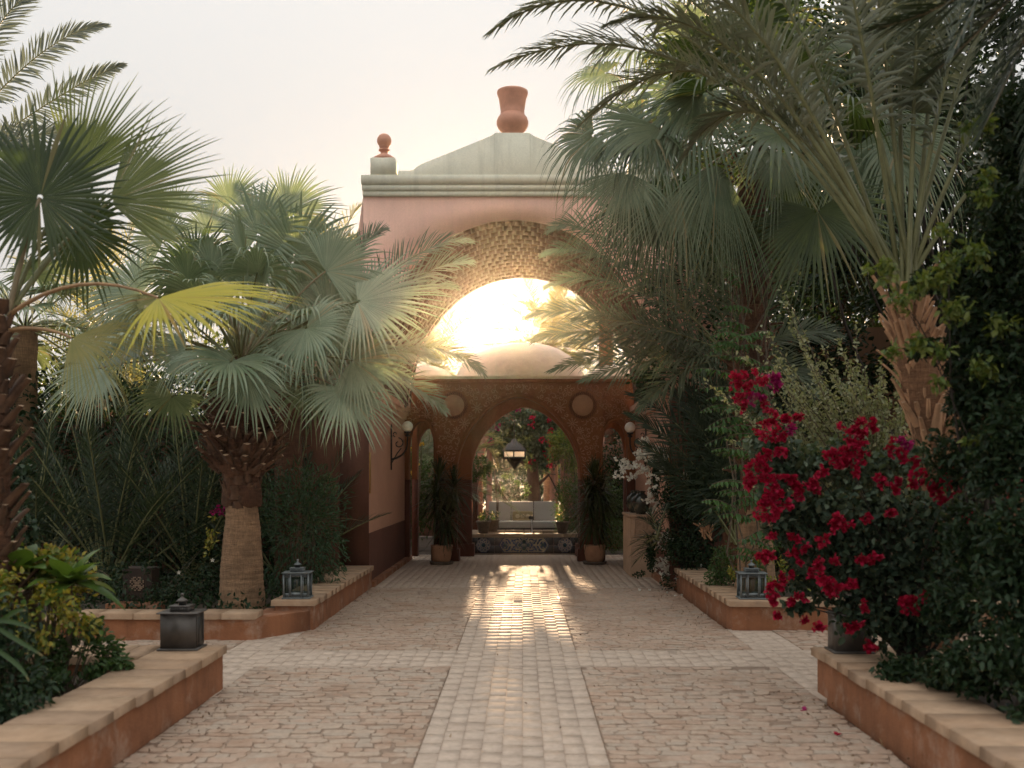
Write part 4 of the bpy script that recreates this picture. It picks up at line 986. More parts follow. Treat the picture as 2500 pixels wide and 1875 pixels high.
# ------------------------------------------------------------------ garden sofa
SY=25.2
t=thing('garden_sofa','long low sofa with three pale grey back cushions beyond the fountain','sofa',(.03,SY,0))
def cushion(mb,x0,x1,y0,y1,z0,z1,puff=.02,n=7):
    rough_box(mb,x0,x1,y0,y1,z0,z1,min(x1-x0,z1-z0)/n,0)
    for i in range(len(mb.v)):
        v=mb.v[i]; c=np.array([(x0+x1)/2,(y0+y1)/2,(z0+z1)/2]); h=np.array([x1-x0,y1-y0,z1-z0])/2; q=(v-c)/h
        k=1-puff*4*(np.abs(q[:,[1,2,0]])**4*.5+np.abs(q[:,[2,0,1]])**4*.5)*np.minimum(1,.06/h[[0,1,2]]*2)
        mb.v[i]=c+q*h*k
mb=MB(); mb.box(-.98,1.0,SY+.0,SY+.75,0,.30,0,.01); mb.build('sofa_base',M['wood_dark'],t)
m1=MB(); cushion(m1,-.98,1.0,SY-.03,SY+.6,.31,.475); m1.build('seat_cushion',M['cushion'],t,smooth=True)
for k in range(3):
    x0=-.82+k*.585; mb=MB(); cushion(mb,x0,x0+.57,SY+.5,SY+.68,.48,.97); mb.build('back_cushion',M['cushion'],t,smooth=True)
pl=thing('throw_pillow','olive brown lumbar pillow with cream rings leaning on the middle sofa cushion','pillow',(.05,SY+.43,.48))
mb=MB(); cushion(mb,-.2,.32,SY+.37,SY+.49,.482,.72,.03); mb.build('cover',M['pillow'],pl,smooth=True)
rg=MB()
for k in range(3):
    c=(-.07+k*.13,.595); 
    for rr in (.045,.02): rg.tube([(c[0]+rr*math.cos(q),SY+.365,c[1]+rr*math.sin(q)) for q in np.linspace(0,6.283,14)],.008,4)
rg.build('embroidered_ring',M['pillow_dot'],pl)

# ------------------------------------------------------------------ garden buildings beyond
t=thing('garden_arch_wall','rose wall with a wide round arch beyond the sofa','wall',(0,27,0))
fa=lambda x: 1.9+1.28*math.sqrt(max(0,1-(x/1.06)**2))
xs,lo,hi=openings(-6.5,6.5,[(.03,1.06,fa)],lambda x:3.95,0)
mb=MB(); arch_wall(mb,xs,lo,hi,27,27.35); mb.build('wall_body',M['garden_rose'],t)
for s,x in ((0,-.83),(1,.86)):
    t=thing('slim_column','slim rose column standing %s the sofa'%('left behind' if s==0 else 'right behind'),'column',(x,26.6,0))
    mb=MB(); mb.lathe([(0,0),(.10,0),(.10,.9),(.075,.95),(.066,2.5),(.10,2.56),(.10,2.62),(0,2.62)],x,26.6,0,18); mb.build('shaft',M['garden_rose'],t,smooth=False)
for (x0,x1,lab) in ((-1.35,-.98,'rose and maroon pier left of the fountain seen through the central arch'),(1.42,2.4,'pale rose wall to the right of the fountain above the round bush')):
    t=thing('garden_pier',lab,'pier',((x0+x1)/2,22.9,0))
    mb=MB(); rough_box(mb,x0,x1,22.9,23.4,1.18,1.7 if x0<0 else 2.35,.2,.004); mb.build('upper_pier',M['garden_rose'],t)
    mb=MB(); rough_box(mb,x0,x1,22.9,23.4,-.05,1.178,.2,.004); mb.build('lower_pier',M['maroon'],t)
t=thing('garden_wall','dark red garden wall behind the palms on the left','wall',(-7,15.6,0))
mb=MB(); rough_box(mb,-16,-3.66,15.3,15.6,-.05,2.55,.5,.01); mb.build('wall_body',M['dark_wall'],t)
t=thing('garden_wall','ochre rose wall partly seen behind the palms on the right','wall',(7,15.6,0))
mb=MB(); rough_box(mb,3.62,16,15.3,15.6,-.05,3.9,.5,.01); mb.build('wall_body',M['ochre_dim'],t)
# hanging lantern in the garden arch
t=thing('hanging_lantern','large dark hanging lantern with lit cream panes below the bougainvillea','lantern',(-.10,24.2,2.2))
em=nodes('lit_pane'); em[2].inputs['Base Color'].default_value=(.7,.5,.3,1); em[2].inputs['Emission Color'].default_value=(1,.68,.40,1); em[2].inputs['Emission Strength'].default_value=.10
LX,LZ=-.14,2.19
mb=MB(); mb.lathe([(0,.34),(.05,.33),(.09,.25),(.16,.22),(.30,.06),(.31,.04),(0,.04)],LX,24.2,LZ,8); mb.build('hood',M['iron'],t)
mb=MB(); mb.box(LX-.24,LX-.03,24.0,24.02,LZ-.10,LZ+.02); mb.box(LX+.0,LX+.24,24.0,24.02,LZ-.10,LZ+.02); mb.build('lit_pane',em[0],t)
mb=MB()
for q in (-.255,-.015,.255): mb.box(LX+q-.014,LX+q+.014,23.97,24.0,LZ-.13,LZ+.04)
mb.box(LX-.27,LX+.27,23.96,24.4,LZ-.16,LZ-.115); mb.lathe([(0,-.42),(.03,-.38),(.10,-.28),(.2,-.165),(0,-.165)],LX,24.2,LZ,8); mb.build('frame',M['iron'],t)
mb=MB(); mb.tube([(LX,24.2,LZ+.34),(LX,24.2,LZ+1.4)],.008,5); mb.build('chain',M['iron'],t)
# pierced lattice bollard in the left bed
t=thing('lattice_lamp_post','short dark red post with a round pierced lattice in the left planting bed','lamp post',(-4.2,10.95,.17))
bx=P(334,1425,10.95)
mb=MB(); rough_box(mb,bx[0]-.16,bx[0]+.16,10.96,11.2,.1,.60,.1,.010); mb.build('post',M['wood_dark'],t)
mb=MB()
for a in range(-5,6):
    for b in range(-5,6):
        if (a*a+b*b)<24 and not((a%3==0) ^ (b%3==0) and (a+b)%2==0): mb.box(bx[0]+a*.0175-.0065,bx[0]+a*.0175+.0065,10.95,10.958,bx[2]+b*.0175-.0065,bx[2]+b*.0175+.0065)
mb.build('lattice',M['cream_plaster'],t,kind='stuff')
mb=MB(); rough_box(mb,bx[0]-.2,bx[0]+.35,10.6,10.85,.15,.245,.1,.006); o_=mb.build('loose_brick',M['terracotta_wall']); o_['label']='loose terracotta block lying behind the left low wall'; o_['category']='block'
# ------------------------------------------------------------------ palms
def img(dx,dy,dz=0): return np.array([dx,dz,-dy],float)      # direction as seen: right, down, away
def boot_mesh(name,L=.16,w=.05,th=.02,cut=True):
    mb=MB(); n=5; T=np.linspace(0,1,4)
    rings=[]
    for i,t in enumerate(T):
        ww=w*(1-.45*t); hh=th*(1-.3*t); z=L*t; y=-.01-.12*L*t*t
        rings+= [(-ww,y+hh*.4,z),(0,y-hh,z),(ww,y+hh*.4,z),(0,y+hh,z)]
    f=[(4*i+j,4*i+(j+1)%4,4*(i+1)+(j+1)%4,4*(i+1)+j) for i in range(3) for j in range(4)]
    mb.add(rings,f,0); k=rings[-4:]; mb.add(k,[(0,1,2,3)],1 if cut else 0)
    return mb
BOOT=[boot_mesh('b',.14,.060,.013).mesh('frond_boot',[M['boot'],M['boot_cut']]),boot_mesh('b',.17,.045,.012).mesh('frond_boot',[M['boot'],M['boot_cut']]),boot_mesh('b',.12,.065,.012,False).mesh('frond_boot',[M['boot'],M['boot']])]
BIG=[boot_mesh('b',.20,.065,.020).mesh('frond_boot',[M['boot'],M['boot_cut']]),boot_mesh('b',.17,.05,.018).mesh('frond_boot',[M['boot'],M['boot_cut']]),boot_mesh('b',.19,.055,.018).mesh('frond_boot',[M['fibre'],M['boot']])]
STUB=[boot_mesh('b',.15,.035,.014).mesh('frond_stub',[M['stub'],M['boot_cut']]),boot_mesh('b',.20,.028,.012).mesh('frond_stub',[M['stub'],M['boot_cut']])]
def boots(t, path, radf, n, kinds, s0, s1, seed, tilt=.35, up=True, name='frond_boot'):
    r=np.random.default_rng(seed); path=np.array(path)
    for i in range(n):
        u=s0+(s1-s0)*(i+.5)/n; k=u*(len(path)-1); a=int(min(k,len(path)-2)); p=path[a]+(path[a+1]-path[a])*(k-a)
        az=i*2.39996+r.normal(0,.15); rad=radf(u)
        q=p+np.array([math.sin(az),-math.cos(az),0])*rad*.93
        tl=tilt+r.normal(0,.15)
        rot=Matrix.Rotation(az,3,'Z')@Matrix.Rotation(tl if up else math.pi-tl,3,'X')
        s=r.uniform(.6,1.35)
        link(name,kinds[r.integers(len(kinds))],t,tuple(q),rot=rot.to_euler(),scale=(s,s,s*r.uniform(.7,1.3)))
def hero(t,crown,hub,axis,normal,Rl,seed,mat='fan',pet='petiole',lift=None,pr=(.016,.009),up=.12,nm='fan_leaf',label=None,**kw):
    mb=MB(); pm=MB(); petiole(pm,crown,hub,up,pr[0],pr[1],0,lift)
    fan_leaf(mb,hub,axis,normal,Rl,seed=seed,**kw)
    o=mb.build(nm,[M[mat]],t,smooth=False); pm.build('leaf_stalk',[M[pet]],o,smooth=True)
    if label: o['label']=label
    return o
def rand_fans(t,crown,n,Rl,pl,seed,mat='fan',pet='petiole',elr=(-25,75),dens=40,azr=(0,360),droop=.25):
    r=np.random.default_rng(seed); crown=np.asarray(crown,float)
    for i in range(n):
        az=R(r.uniform(*azr)) if azr!=(0,360) else i*2.39996+r.normal(0,.2)
        el=R(elr[0]+(elr[1]-elr[0])*((i+.5)/n))+r.normal(0,.08)
        d=np.array([math.cos(az)*math.cos(el),math.sin(az)*math.cos(el),math.sin(el)]); L=pl*r.uniform(.8,1.15)
        hub=crown+d*L+np.array([0,0,-.12*L]); ax=d+np.array([0,0,-.35-.25*(1-math.sin(el))]); s=np.cross(ax,[0,0,1]); nn=np.cross(s,ax)
        hero(t,crown+d*.05,hub,ax,nn+r.normal(0,.25,3),Rl*r.uniform(.82,1.1),seed*100+i,mat,pet,n=dens,span=r.uniform(240,320),droop=droop*r.uniform(.6,1.4),cup=r.uniform(.05,.3),tipdroop=r.uniform(.2,.8),split=r.uniform(.42,.55))

# ---- A: main fan palm left of the passage
A=P(591,1489,10.95); A[2]=.17; cA=P(588,885,10.95)
t=thing('fan_palm','big silvery green fan palm with a swollen shaggy neck on a smooth ringed trunk','palm',(A[0],A[1],.17))
prof=[(.262,0),(.25,.12),(.235,.3),(.222,.5),(.205,.7),(.185,.95),(.175,1.12)]
mb=MB(); mb.lathe([(np.interp(z,[p[1] for p in prof],[p[0] for p in prof])*(1+.012*math.sin(z*95)),z) for z in np.linspace(0,1.12,70)],A[0],A[1],.17,40)
v=mb.v[0]; v[:,0]+= (v[:,2]-.17)*.0; mb.v[0]=wob(v,.012,3); mb.build('trunk',M['palm_bark'],t,smooth=True)
z0=1.27; 
mb=MB(); mb.lathe([(.178,z0),(.20,z0+.05),(.195,z0+.2),(.20,z0+.33),(.30,z0+.45),(.345,z0+.62),(.33,z0+.82),(.27,z0+1.0),(.15,z0+1.35),(.08,z0+1.7)],A[0],A[1],0,36); mb.v[0]=wob(mb.v[0],.05,6); mb.build('shaggy_neck',M['fibre'],t,smooth=False)
path=[(A[0],A[1],z0-.02),(A[0],A[1],z0+1.35)]
boots(t,path,lambda u:np.interp(u,[0,.12,.25,.33,.45,.6,.75,1],[.17,.19,.20,.29,.35,.345,.28,.15]),60,BOOT[2:],.0,.34,11,.12)
boots(t,path,lambda u:np.interp(u,[0,.12,.25,.33,.45,.6,.75,1],[.17,.19,.20,.29,.34,.335,.28,.15]),190,BIG,.28,.97,12,.80)
cam_n=np.array([0,-1,.25])
H=[ # hub px,py,D  axis(dx,dy,dz)  R  span  extras
 (508,572,11.5,(0,-1,.3),.66,150,dict(cup=.0,tipdroop=.15)),
 (631,574,11.3,(.35,-1,.1),.78,330,dict(cup=.1,tipdroop=.1)),
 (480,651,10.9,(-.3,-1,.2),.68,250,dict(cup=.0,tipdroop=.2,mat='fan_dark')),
 (722,622,11.2,(.8,-.9,0),.80,310,dict(cup=.05,tipdroop=.15)),
 (399,590,11.3,(-.5,-.8,0),.55,240,dict()),
 (873,736,10.6,(1,-.12,-.1),1.02,200,dict(cup=.05,tipdroop=.12,droop=.08)),
 (795,662,10.9,(1,-.62,.1),.80,180,dict(droop=.08)),
 (748,800,10.2,(.5,.45,-.5),.70,260,dict(cup=.1,tipdroop=.3)),
 (602,912,9.95,(-.02,1,-.35),.62,270,dict(cup=.05,tipdroop=.12,droop=.1)),
 (838,951,10.3,(.55,.8,-.2),.66,250,dict(cup=.1,tipdroop=.3)),
 (455,853,10.1,(-.8,.45,-.3),.50,220,dict(tipdroop=.35)),
 (346,715,10.7,(-1,-.1,0),.78,230,dict(tipdroop=.2)),
 (244,898,10.4,(-.7,.6,-.1),.68,200,dict(tipdroop=.3)),
 (860,880,10.4,(1,.15,-.1),.72,220,dict(tipdroop=.4)),
 (700,520,11.6,(.2,-1,.3),.75,200,dict(tipdroop=.1)),
 (560,500,11.9,(0,-1,.3),.62,200,dict(tipdroop=.1)),
 (430,520,11.8,(-.35,-1,.3),.50,200,dict(tipdroop=.2)),
 (330,800,10.6,(-.6,.5,-.1),.62,240,dict(tipdroop=.5)),
 (640,700,10.4,(.5,-.3,-.6),.60,300,dict(tipdroop=.7,cup=.2)),
 (560,730,10.3,(-.3,.0,-.8),.55,300,dict(tipdroop=.8,cup=.2)),
 (800,770,11.0,(1,.1,.1),.85,250,dict(tipdroop=.5)),
]
for i,(px,py,D,ax,Rl,sp,kw) in enumerate(H):
    kw=dict(kw); mt=kw.pop('mat','fan'); kw.setdefault('droop',.12); kw.setdefault('tipdroop',.3); kw.setdefault('cup',.08)
    hero(t,cA+np.array([0,0,-.05]),P(px,py,D),img(*ax),cam_n+img(-ax[0]*.2,-.5,0)*.5+np.random.default_rng(60+i).normal(0,.28,3),Rl,900+i,mt,'petiole_w' if i%3==0 else 'petiole',n=50,span=sp,split=.52,**kw)
rand_fans(t,cA,26,.66,1.15,41,elr=(-12,82),dens=40)

# ---- B: near fan palm at the left edge
cB=P(20,770,6.5); 
t=thing('fan_palm','near fan palm at the left edge with one yellow leaf and a rough brown trunk','palm',(P(8,1000,6.5)[0],6.5,.18))
bx=P(-12,1000,6.5)[0]
mb=MB(); mb.lathe([(.13,.15),(.11,.6),(.10,1.3),(.095,1.9),(.09,2.3),(.07,2.6),(.03,2.75)],bx,6.5,0,24); mb.v[0]=wob(mb.v[0],.02,5); mb.build('trunk',M['fibre'],t)
boots(t,[(bx,6.5,.4),(bx,6.5,2.7)],lambda u:.11-.035*u,150,BOOT,0,1,21,.55,name='frond_boot')
hero(t,cB,P(98,482,6.5),img(-.15,-1,.1),np.array([.1,-1,-.2]),.64,1,'fan_dark','petiole_w',n=58,span=354,droop=.03,cup=.02,tipdroop=.05,split=.55,pr=(.02,.012))
hero(t,cB,P(180,440,6.9),img(.42,-1,.1),np.array([.1,-1,.1]),.84,2,'fan_green',n=30,span=84,droop=.03,cup=.0,tipdroop=.05,split=.5)
hero(t,cB,P(268,492,6.8),img(1,-.46,-.1),np.array([0,-1,.5]),.86,3,'fan_green',n=36,span=130,droop=.05,cup=.0,tipdroop=.1,split=.5)
hero(t,cB,P(386,727,6.3),img(1,.04,-.25),np.array([0,-.42,.9]),.88,4,'fan_yellow','petiole_o',lift=P(190,640,6.4),n=44,span=150,droop=.10,cup=.0,tipdroop=.15,split=.52,pr=(.015,.009),label='yellow leaf')
hero(t,P(384,727,6.3),P(386,727,6.3),img(-.5,.8,-.5),np.array([0,-1,.6]),.42,5,'fan_old','petiole_o',n=22,span=150,droop=.15,cup=.1,tipdroop=.3,split=.3)
hero(t,cB+np.array([0,0,-.1]),P(175,825,6.3),img(1,.42,-.2),np.array([.1,-.8,.7]),.66,6,'fan_old','petiole_o',lift=P(110,790,6.3),n=40,span=110,droop=.12,cup=.25,tipdroop=.5,split=.4)
hero(t,cB,P(190,560,7.0),img(.5,.7,.1),np.array([0,-1,.3]),.5,9,'fan_dark',n=40,span=260,droop=.1,tipdroop=.3)

def date_palm(name,label,loc,crown,tips,seed,mat='date',pet='petiole',Lf=.36,pairs=75,w=.014,bare=.2,arch=.25,group=None,**kw):
    t=thing(name,label,'palm',loc,group); crown=np.asarray(crown,float)
    for i,tp in enumerate(tips):
        ctrl=None
        if len(tp)==6: ctrl=P(*tp[3:]); 
        tip=P(*tp[:3]) if len(tp) in (3,6) else np.asarray(tp[0])
        if ctrl is None:
            L=np.linalg.norm(tip-crown); ctrl=(crown+tip)/2+np.array([0,0,arch*L])
        else: ctrl=2*ctrl-(crown+tip)/2
        r=np.random.default_rng(seed*50+i); o=np.array([r.normal(0,.05),r.normal(0,.05),r.normal(0,.04)])
        mb=MB(); tb=MB(); frond(mb,crown+o,ctrl,tip,Lf=Lf*r.uniform(.85,1.12),pairs=pairs,w=w,bare=bare*r.uniform(.8,1.2),seed=seed*70+i,tmb=tb,**kw)
        fo=mb.build('frond',[M[mat]],t); tb.build('rachis',[M[pet]],fo,smooth=True)
    return t
def rt(crown,n,L,seed,elr=(-10,80),azr=(0,360),sink=.4):
    "random frond tips round a crown"
    r=np.random.default_rng(seed); out=[]
    for i in range(n):
        az=R(azr[0]+(azr[1]-azr[0])*((i*.618)%1))+r.normal(0,.1); el=R(elr[0]+(elr[1]-elr[0])*(i+.5)/n)
        d=np.array([math.cos(az)*math.cos(el),math.sin(az)*math.cos(el),math.sin(el)-sink*math.cos(el)])
        out.append((np.asarray(crown)+d*L*r.uniform(.85,1.1),))
    return out
def trunk(t,x,y,z0,z1,r0,r1,mat='palm_bark',n=18,lean=(0,0),nm='trunk'):
    mb=MB(); zs=np.linspace(0,1,24); mb.lathe([(r0+(r1-r0)*u+.006*math.sin(u*160),z0+(z1-z0)*u) for u in zs],x,y,0,n)
    v=mb.v[0]; k=(v[:,2]-z0)/(z1-z0); v[:,0]+=lean[0]*k; v[:,1]+=lean[1]*k; mb.v[0]=wob(v,.015,4); mb.build(nm,M[mat],t,smooth=True)

# ---- C: date palm beyond the upper left corner
cC=P(-190,470,17)
t=date_palm('date_palm','feathery date palm whose fronds reach in at the top left corner','',cC,[(108,-20,17,-20,90,17),(262,61,17,60,160,17),(303,158,17.5,130,240,17.5),(60,-90,17),(200,330,17.5),(-60,-100,17)],1,mat='date',Lf=.42,pairs=58,w=.015,arch=.2) if 0 else None
t=date_palm('date_palm','feathery date palm whose fronds reach in at the top left corner',(cC[0],17,0),cC,[(108,-20,17,-20,90,17),(262,61,17,60,165,17),(303,158,17.5,130,245,17.5),(20,-90,17),(230,330,17.5),(-60,-100,17),(120,380,17)],1,mat='date_sky',Lf=.50,pairs=90,w=.020,up=(0.1,-1,.2),vee=12)
trunk(t,cC[0],17,0,cC[2],.24,.2)
# ---- D: date palm fronds in front of the left tower leg
cD=P(705,925,13.0)
t=date_palm('date_palm','date palm behind the left fan palm with fronds crossing the left edge of the arch',(cD[0],13,.17),cD,
 [(1180,912,12.6,1000,845,12.8),(1086,1002,12.6,930,915,12.8),(1150,590,12.8,960,660,13),(1148,640,12.8,980,700,13),(1070,880,12.3,900,860,12.6),(1010,760,12.5,880,790,12.8),(940,560,13.2,850,650,13.2),(820,620,13.4),(1000,930,12.2),(760,650,13.3),(620,760,13.4),(520,900,13.3),(560,1050,13.2),(1110,700,13.0,940,740,13)],3,mat='date',Lf=.45,pairs=66,w=.014,bare=.15,up=(0,-.8,.6))
trunk(t,cD[0],13,.15,cD[2],.18,.16,'fibre')
# ---- K: feather and fan palms behind on the left
cK=P(250,830,16.5)
t=date_palm('date_palm','thin feathery palm seen against the sky between the two left fan palms',(cK[0],16.5,0),cK,rt(cK,30,2.3,5,(-15,75)),4,mat='date_sun',Lf=.38,pairs=44,w=.011); trunk(t,cK[0],16.5,0,cK[2],.18,.15)
cK=P(60,800,14.2); t=thing('fan_palm','lower fan palm in the shade behind the left fan palms','palm',(cK[0],14.2,.1)); rand_fans(t,cK,20,.7,1.1,61,elr=(-25,60),dens=34); trunk(t,cK[0],14.2,.1,cK[2],.2,.16)
cK=P(790,700,16.2)
t=date_palm('date_palm','small feathery palm behind the top of the left fan palm',(cK[0],16.4,0),cK,rt(cK,22,1.6,15,(-15,70)),14,mat='date_sun',Lf=.34,pairs=40,w=.011); trunk(t,cK[0],16.2,0,cK[2],.15,.13)
# ---- I: young date palms in the dark left bed
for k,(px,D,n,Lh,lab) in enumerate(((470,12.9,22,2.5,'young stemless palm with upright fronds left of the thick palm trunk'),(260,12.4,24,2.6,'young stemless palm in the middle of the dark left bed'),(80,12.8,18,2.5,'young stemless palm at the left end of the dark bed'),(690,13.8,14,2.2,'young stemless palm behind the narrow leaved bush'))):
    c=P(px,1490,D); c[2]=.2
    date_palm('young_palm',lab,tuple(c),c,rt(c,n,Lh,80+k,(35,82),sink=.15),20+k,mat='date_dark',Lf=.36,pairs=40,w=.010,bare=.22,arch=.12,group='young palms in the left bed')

# ---- E: fan palm on the right
cE=P(1835,350,11.6)
t=thing('fan_palm','tall fan palm on the right with drooping split leaves over a ragged brown trunk','palm',(cE[0]+.05,11.6,.17))
trunk(t,cE[0]+.05,11.6,.15,cE[2]-.2,.19,.15,'fibre',lean=(-.05,0))
mb=MB(); mb.lathe([(.27,.15),(.22,.5),(.20,.9),(.18,1.3)],cE[0]+.05,11.6,0,30); mb.v[0]=wob(mb.v[0],.014,3); mb.build('trunk_base',M['palm_bark'],t,smooth=True)
boots(t,[(cE[0],11.6,1.6),(cE[0],11.6,cE[2]-.1)],lambda u:.19+.05*u,170,BOOT,0,1,31,.85)
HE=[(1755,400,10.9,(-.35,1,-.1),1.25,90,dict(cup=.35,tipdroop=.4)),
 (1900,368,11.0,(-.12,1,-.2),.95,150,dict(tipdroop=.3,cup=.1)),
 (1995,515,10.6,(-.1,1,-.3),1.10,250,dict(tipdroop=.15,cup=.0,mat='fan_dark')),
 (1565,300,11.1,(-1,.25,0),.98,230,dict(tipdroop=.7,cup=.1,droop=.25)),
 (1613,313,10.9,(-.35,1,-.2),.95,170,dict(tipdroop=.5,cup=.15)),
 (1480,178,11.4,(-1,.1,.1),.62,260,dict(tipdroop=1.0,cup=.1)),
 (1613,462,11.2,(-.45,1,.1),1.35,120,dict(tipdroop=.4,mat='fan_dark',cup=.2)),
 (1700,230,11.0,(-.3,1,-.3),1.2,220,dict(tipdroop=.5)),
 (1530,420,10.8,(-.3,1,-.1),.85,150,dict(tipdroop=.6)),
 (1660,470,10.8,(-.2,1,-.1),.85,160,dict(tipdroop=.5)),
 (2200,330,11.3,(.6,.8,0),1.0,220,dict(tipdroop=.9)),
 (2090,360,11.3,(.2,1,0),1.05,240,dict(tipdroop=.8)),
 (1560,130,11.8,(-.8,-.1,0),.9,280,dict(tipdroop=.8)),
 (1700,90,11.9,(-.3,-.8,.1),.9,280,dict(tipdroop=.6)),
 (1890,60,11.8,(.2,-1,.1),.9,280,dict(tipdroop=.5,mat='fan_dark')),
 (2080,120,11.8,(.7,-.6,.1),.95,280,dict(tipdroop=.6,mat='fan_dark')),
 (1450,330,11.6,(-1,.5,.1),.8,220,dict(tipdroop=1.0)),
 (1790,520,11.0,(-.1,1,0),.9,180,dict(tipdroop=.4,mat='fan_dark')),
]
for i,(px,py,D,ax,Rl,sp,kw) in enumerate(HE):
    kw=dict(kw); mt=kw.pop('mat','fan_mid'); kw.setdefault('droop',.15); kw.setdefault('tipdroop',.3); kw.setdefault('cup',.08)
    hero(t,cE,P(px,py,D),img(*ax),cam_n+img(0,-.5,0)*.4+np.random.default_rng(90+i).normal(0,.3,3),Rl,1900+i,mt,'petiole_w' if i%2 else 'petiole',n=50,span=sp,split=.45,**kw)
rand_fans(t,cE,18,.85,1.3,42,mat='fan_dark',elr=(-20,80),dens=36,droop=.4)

# ---- G: date palm beside the right tower leg
cG=P(1800,880,13.2)
t=date_palm('date_palm','date palm on the right whose fronds cross the right edge of the arch',(cG[0],13.2,.17),cG,
 [(1285,775,12.9,1500,770,13),(1335,700,13,1540,700,13.1),(1342,563,13,1510,600,13.1),(1345,905,12.9,1560,860,13),(1385,840,12.7,1580,830,13),(1420,930,12.6,1600,880,12.9),(1330,620,13,1530,650,13),(1470,500,13.2,1620,620,13.2),(1600,520,13.3),(1300,830,12.8,1520,810,13),(1400,780,12.5,1590,800,12.9),(1560,1000,12.6,1680,900,12.9),(1740,560,13.4),(1950,640,13.4),(2050,820,13.4),(2000,960,13.2),(1900,560,13.4)],6,mat='date_mid',Lf=.45,pairs=66,w=.014,bare=.15,up=(0,-.8,.6))
trunk(t,cG[0],13.2,.15,cG[2],.2,.17,'fibre')
# ---- H: low dark date palm
cH=P(1800,1330,13.0)
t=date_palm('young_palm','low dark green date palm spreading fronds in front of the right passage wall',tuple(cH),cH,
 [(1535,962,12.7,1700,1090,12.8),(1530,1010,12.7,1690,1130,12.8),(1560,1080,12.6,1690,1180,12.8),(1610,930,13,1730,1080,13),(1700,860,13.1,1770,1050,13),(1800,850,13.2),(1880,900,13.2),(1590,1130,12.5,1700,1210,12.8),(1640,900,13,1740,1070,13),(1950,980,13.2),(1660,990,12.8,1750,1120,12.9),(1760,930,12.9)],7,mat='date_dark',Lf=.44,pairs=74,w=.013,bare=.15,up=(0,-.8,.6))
r=np.random.default_rng(9)
for k in range(16):
    b=P(1730,1300,12.9)+r.normal(0,.05,3); link('frond_stub',STUB[k%2],t,tuple(b),rot=(r.uniform(-.6,.6),r.uniform(-1.2,.2),r.uniform(0,6)),scale=(.6,.6,1.2))
# ---- F: near date palm on the right
cF=P(2210,735,7.5)
t=date_palm('date_palm','near date palm on the right with long pale stalks fanning over an orange stubby trunk','' if 0 else (P(2290,1150,7.5)[0],7.5,.2),cF,
 [(1195,78,8.6,1640,75,8.0),(1206,165,8.9,1700,170,8.2),(1660,395,8.3,1900,290,8.0),(1420,300,8.8,1800,200,8.3),(1500,-150,8.0),(1720,-260,7.8),(1900,-380,7.6),(2080,-420,7.4),(2270,-420,7.6),(2460,-320,7.2),(2640,-80,7.2),(2700,180,7.4),(2560,-250,8.2),(1330,-20,8.6,1720,30,8.2),(1600,-60,7.2,1880,120,7.3),(2000,-300,7.0),(1780,40,8.6,1950,220,8.2),(2350,-250,8.0),(2180,-350,8.2),(1480,60,7.6,1830,160,7.6)],8,mat='date',pet='petiole',Lf=.42,pairs=84,w=.016,bare=.30,rach=.019,droop=.25)
pF=[P(2290,1620,7.5),P(2290,1150,7.5),P(2240,900,7.5),P(2212,740,7.5)]
mb=MB(); mb.tube(pF,[.17,.11,.145,.13],18); mb.v[0]=wob(mb.v[0],.02,5); mb.build('trunk',M['fibre_light'],t)
boots(t,pF,lambda u:.12,210,STUB,.34,1.0,77,.30,name='frond_stub')
# extra fronds hanging in at the top right corner
cT=P(2700,-350,5.6)
t=date_palm('date_palm','nearest date palm whose drooping fronds fill the top right corner',(cT[0],5.6,.2),cT,[(2080,-10,5.8,2380,-160,5.7),(2130,70,5.8,2420,-60,5.7),(2390,330,5.6,2520,60,5.6),(2250,200,6.0,2450,0,5.9),(2500,420,5.4),(1960,-60,6.2,2350,-220,6),(2330,120,5.2)],9,mat='date_dark',pet='petiole_w',Lf=.40,pairs=60,w=.013,bare=.1)
trunk(t,cT[0],5.6,.2,cT[2],.2,.17)
# ---- J: palms behind the pavilion
for k,(px,py,D,L,n,lab) in enumerate(((1345,845,31,3.4,40,'sunlit date palm seen over the dome through the arch'),(1060,900,33,3.4,34,'sunlit date palm seen through the arch left of the dome'),(1480,770,29,3.2,34,'date palm behind the right side of the arch opening'))):
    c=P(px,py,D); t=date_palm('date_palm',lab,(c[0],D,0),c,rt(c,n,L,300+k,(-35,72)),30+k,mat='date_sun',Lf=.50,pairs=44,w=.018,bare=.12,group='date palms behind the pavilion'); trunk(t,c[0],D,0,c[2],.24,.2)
t=date_palm('date_palm','leafy date palm seen through the small left arch',(P(1030,1200,24)[0],24,0),P(1030,1190,24),rt(P(1030,1190,24),26,2.3,310,(5,80)),40,mat='date',Lf=.45,pairs=44,w=.016)
c=P(1120,1135,23.6); t=date_palm('young_palm','small arching palm left of the hanging lantern inside the central arch',(c[0],23.6,0),c,[(1243,1120,23.5,1185,1062,23.5),(1235,1080,23.5),(1190,1030,23.6),(1215,1135,23.4,1175,1090,23.4),(1150,1050,23.6),(1090,1060,23.8)],41,mat='date_sun',Lf=.36,pairs=34,w=.014,bare=.1)
trunk(t,c[0],23.6,0,c[2],.12,.1)
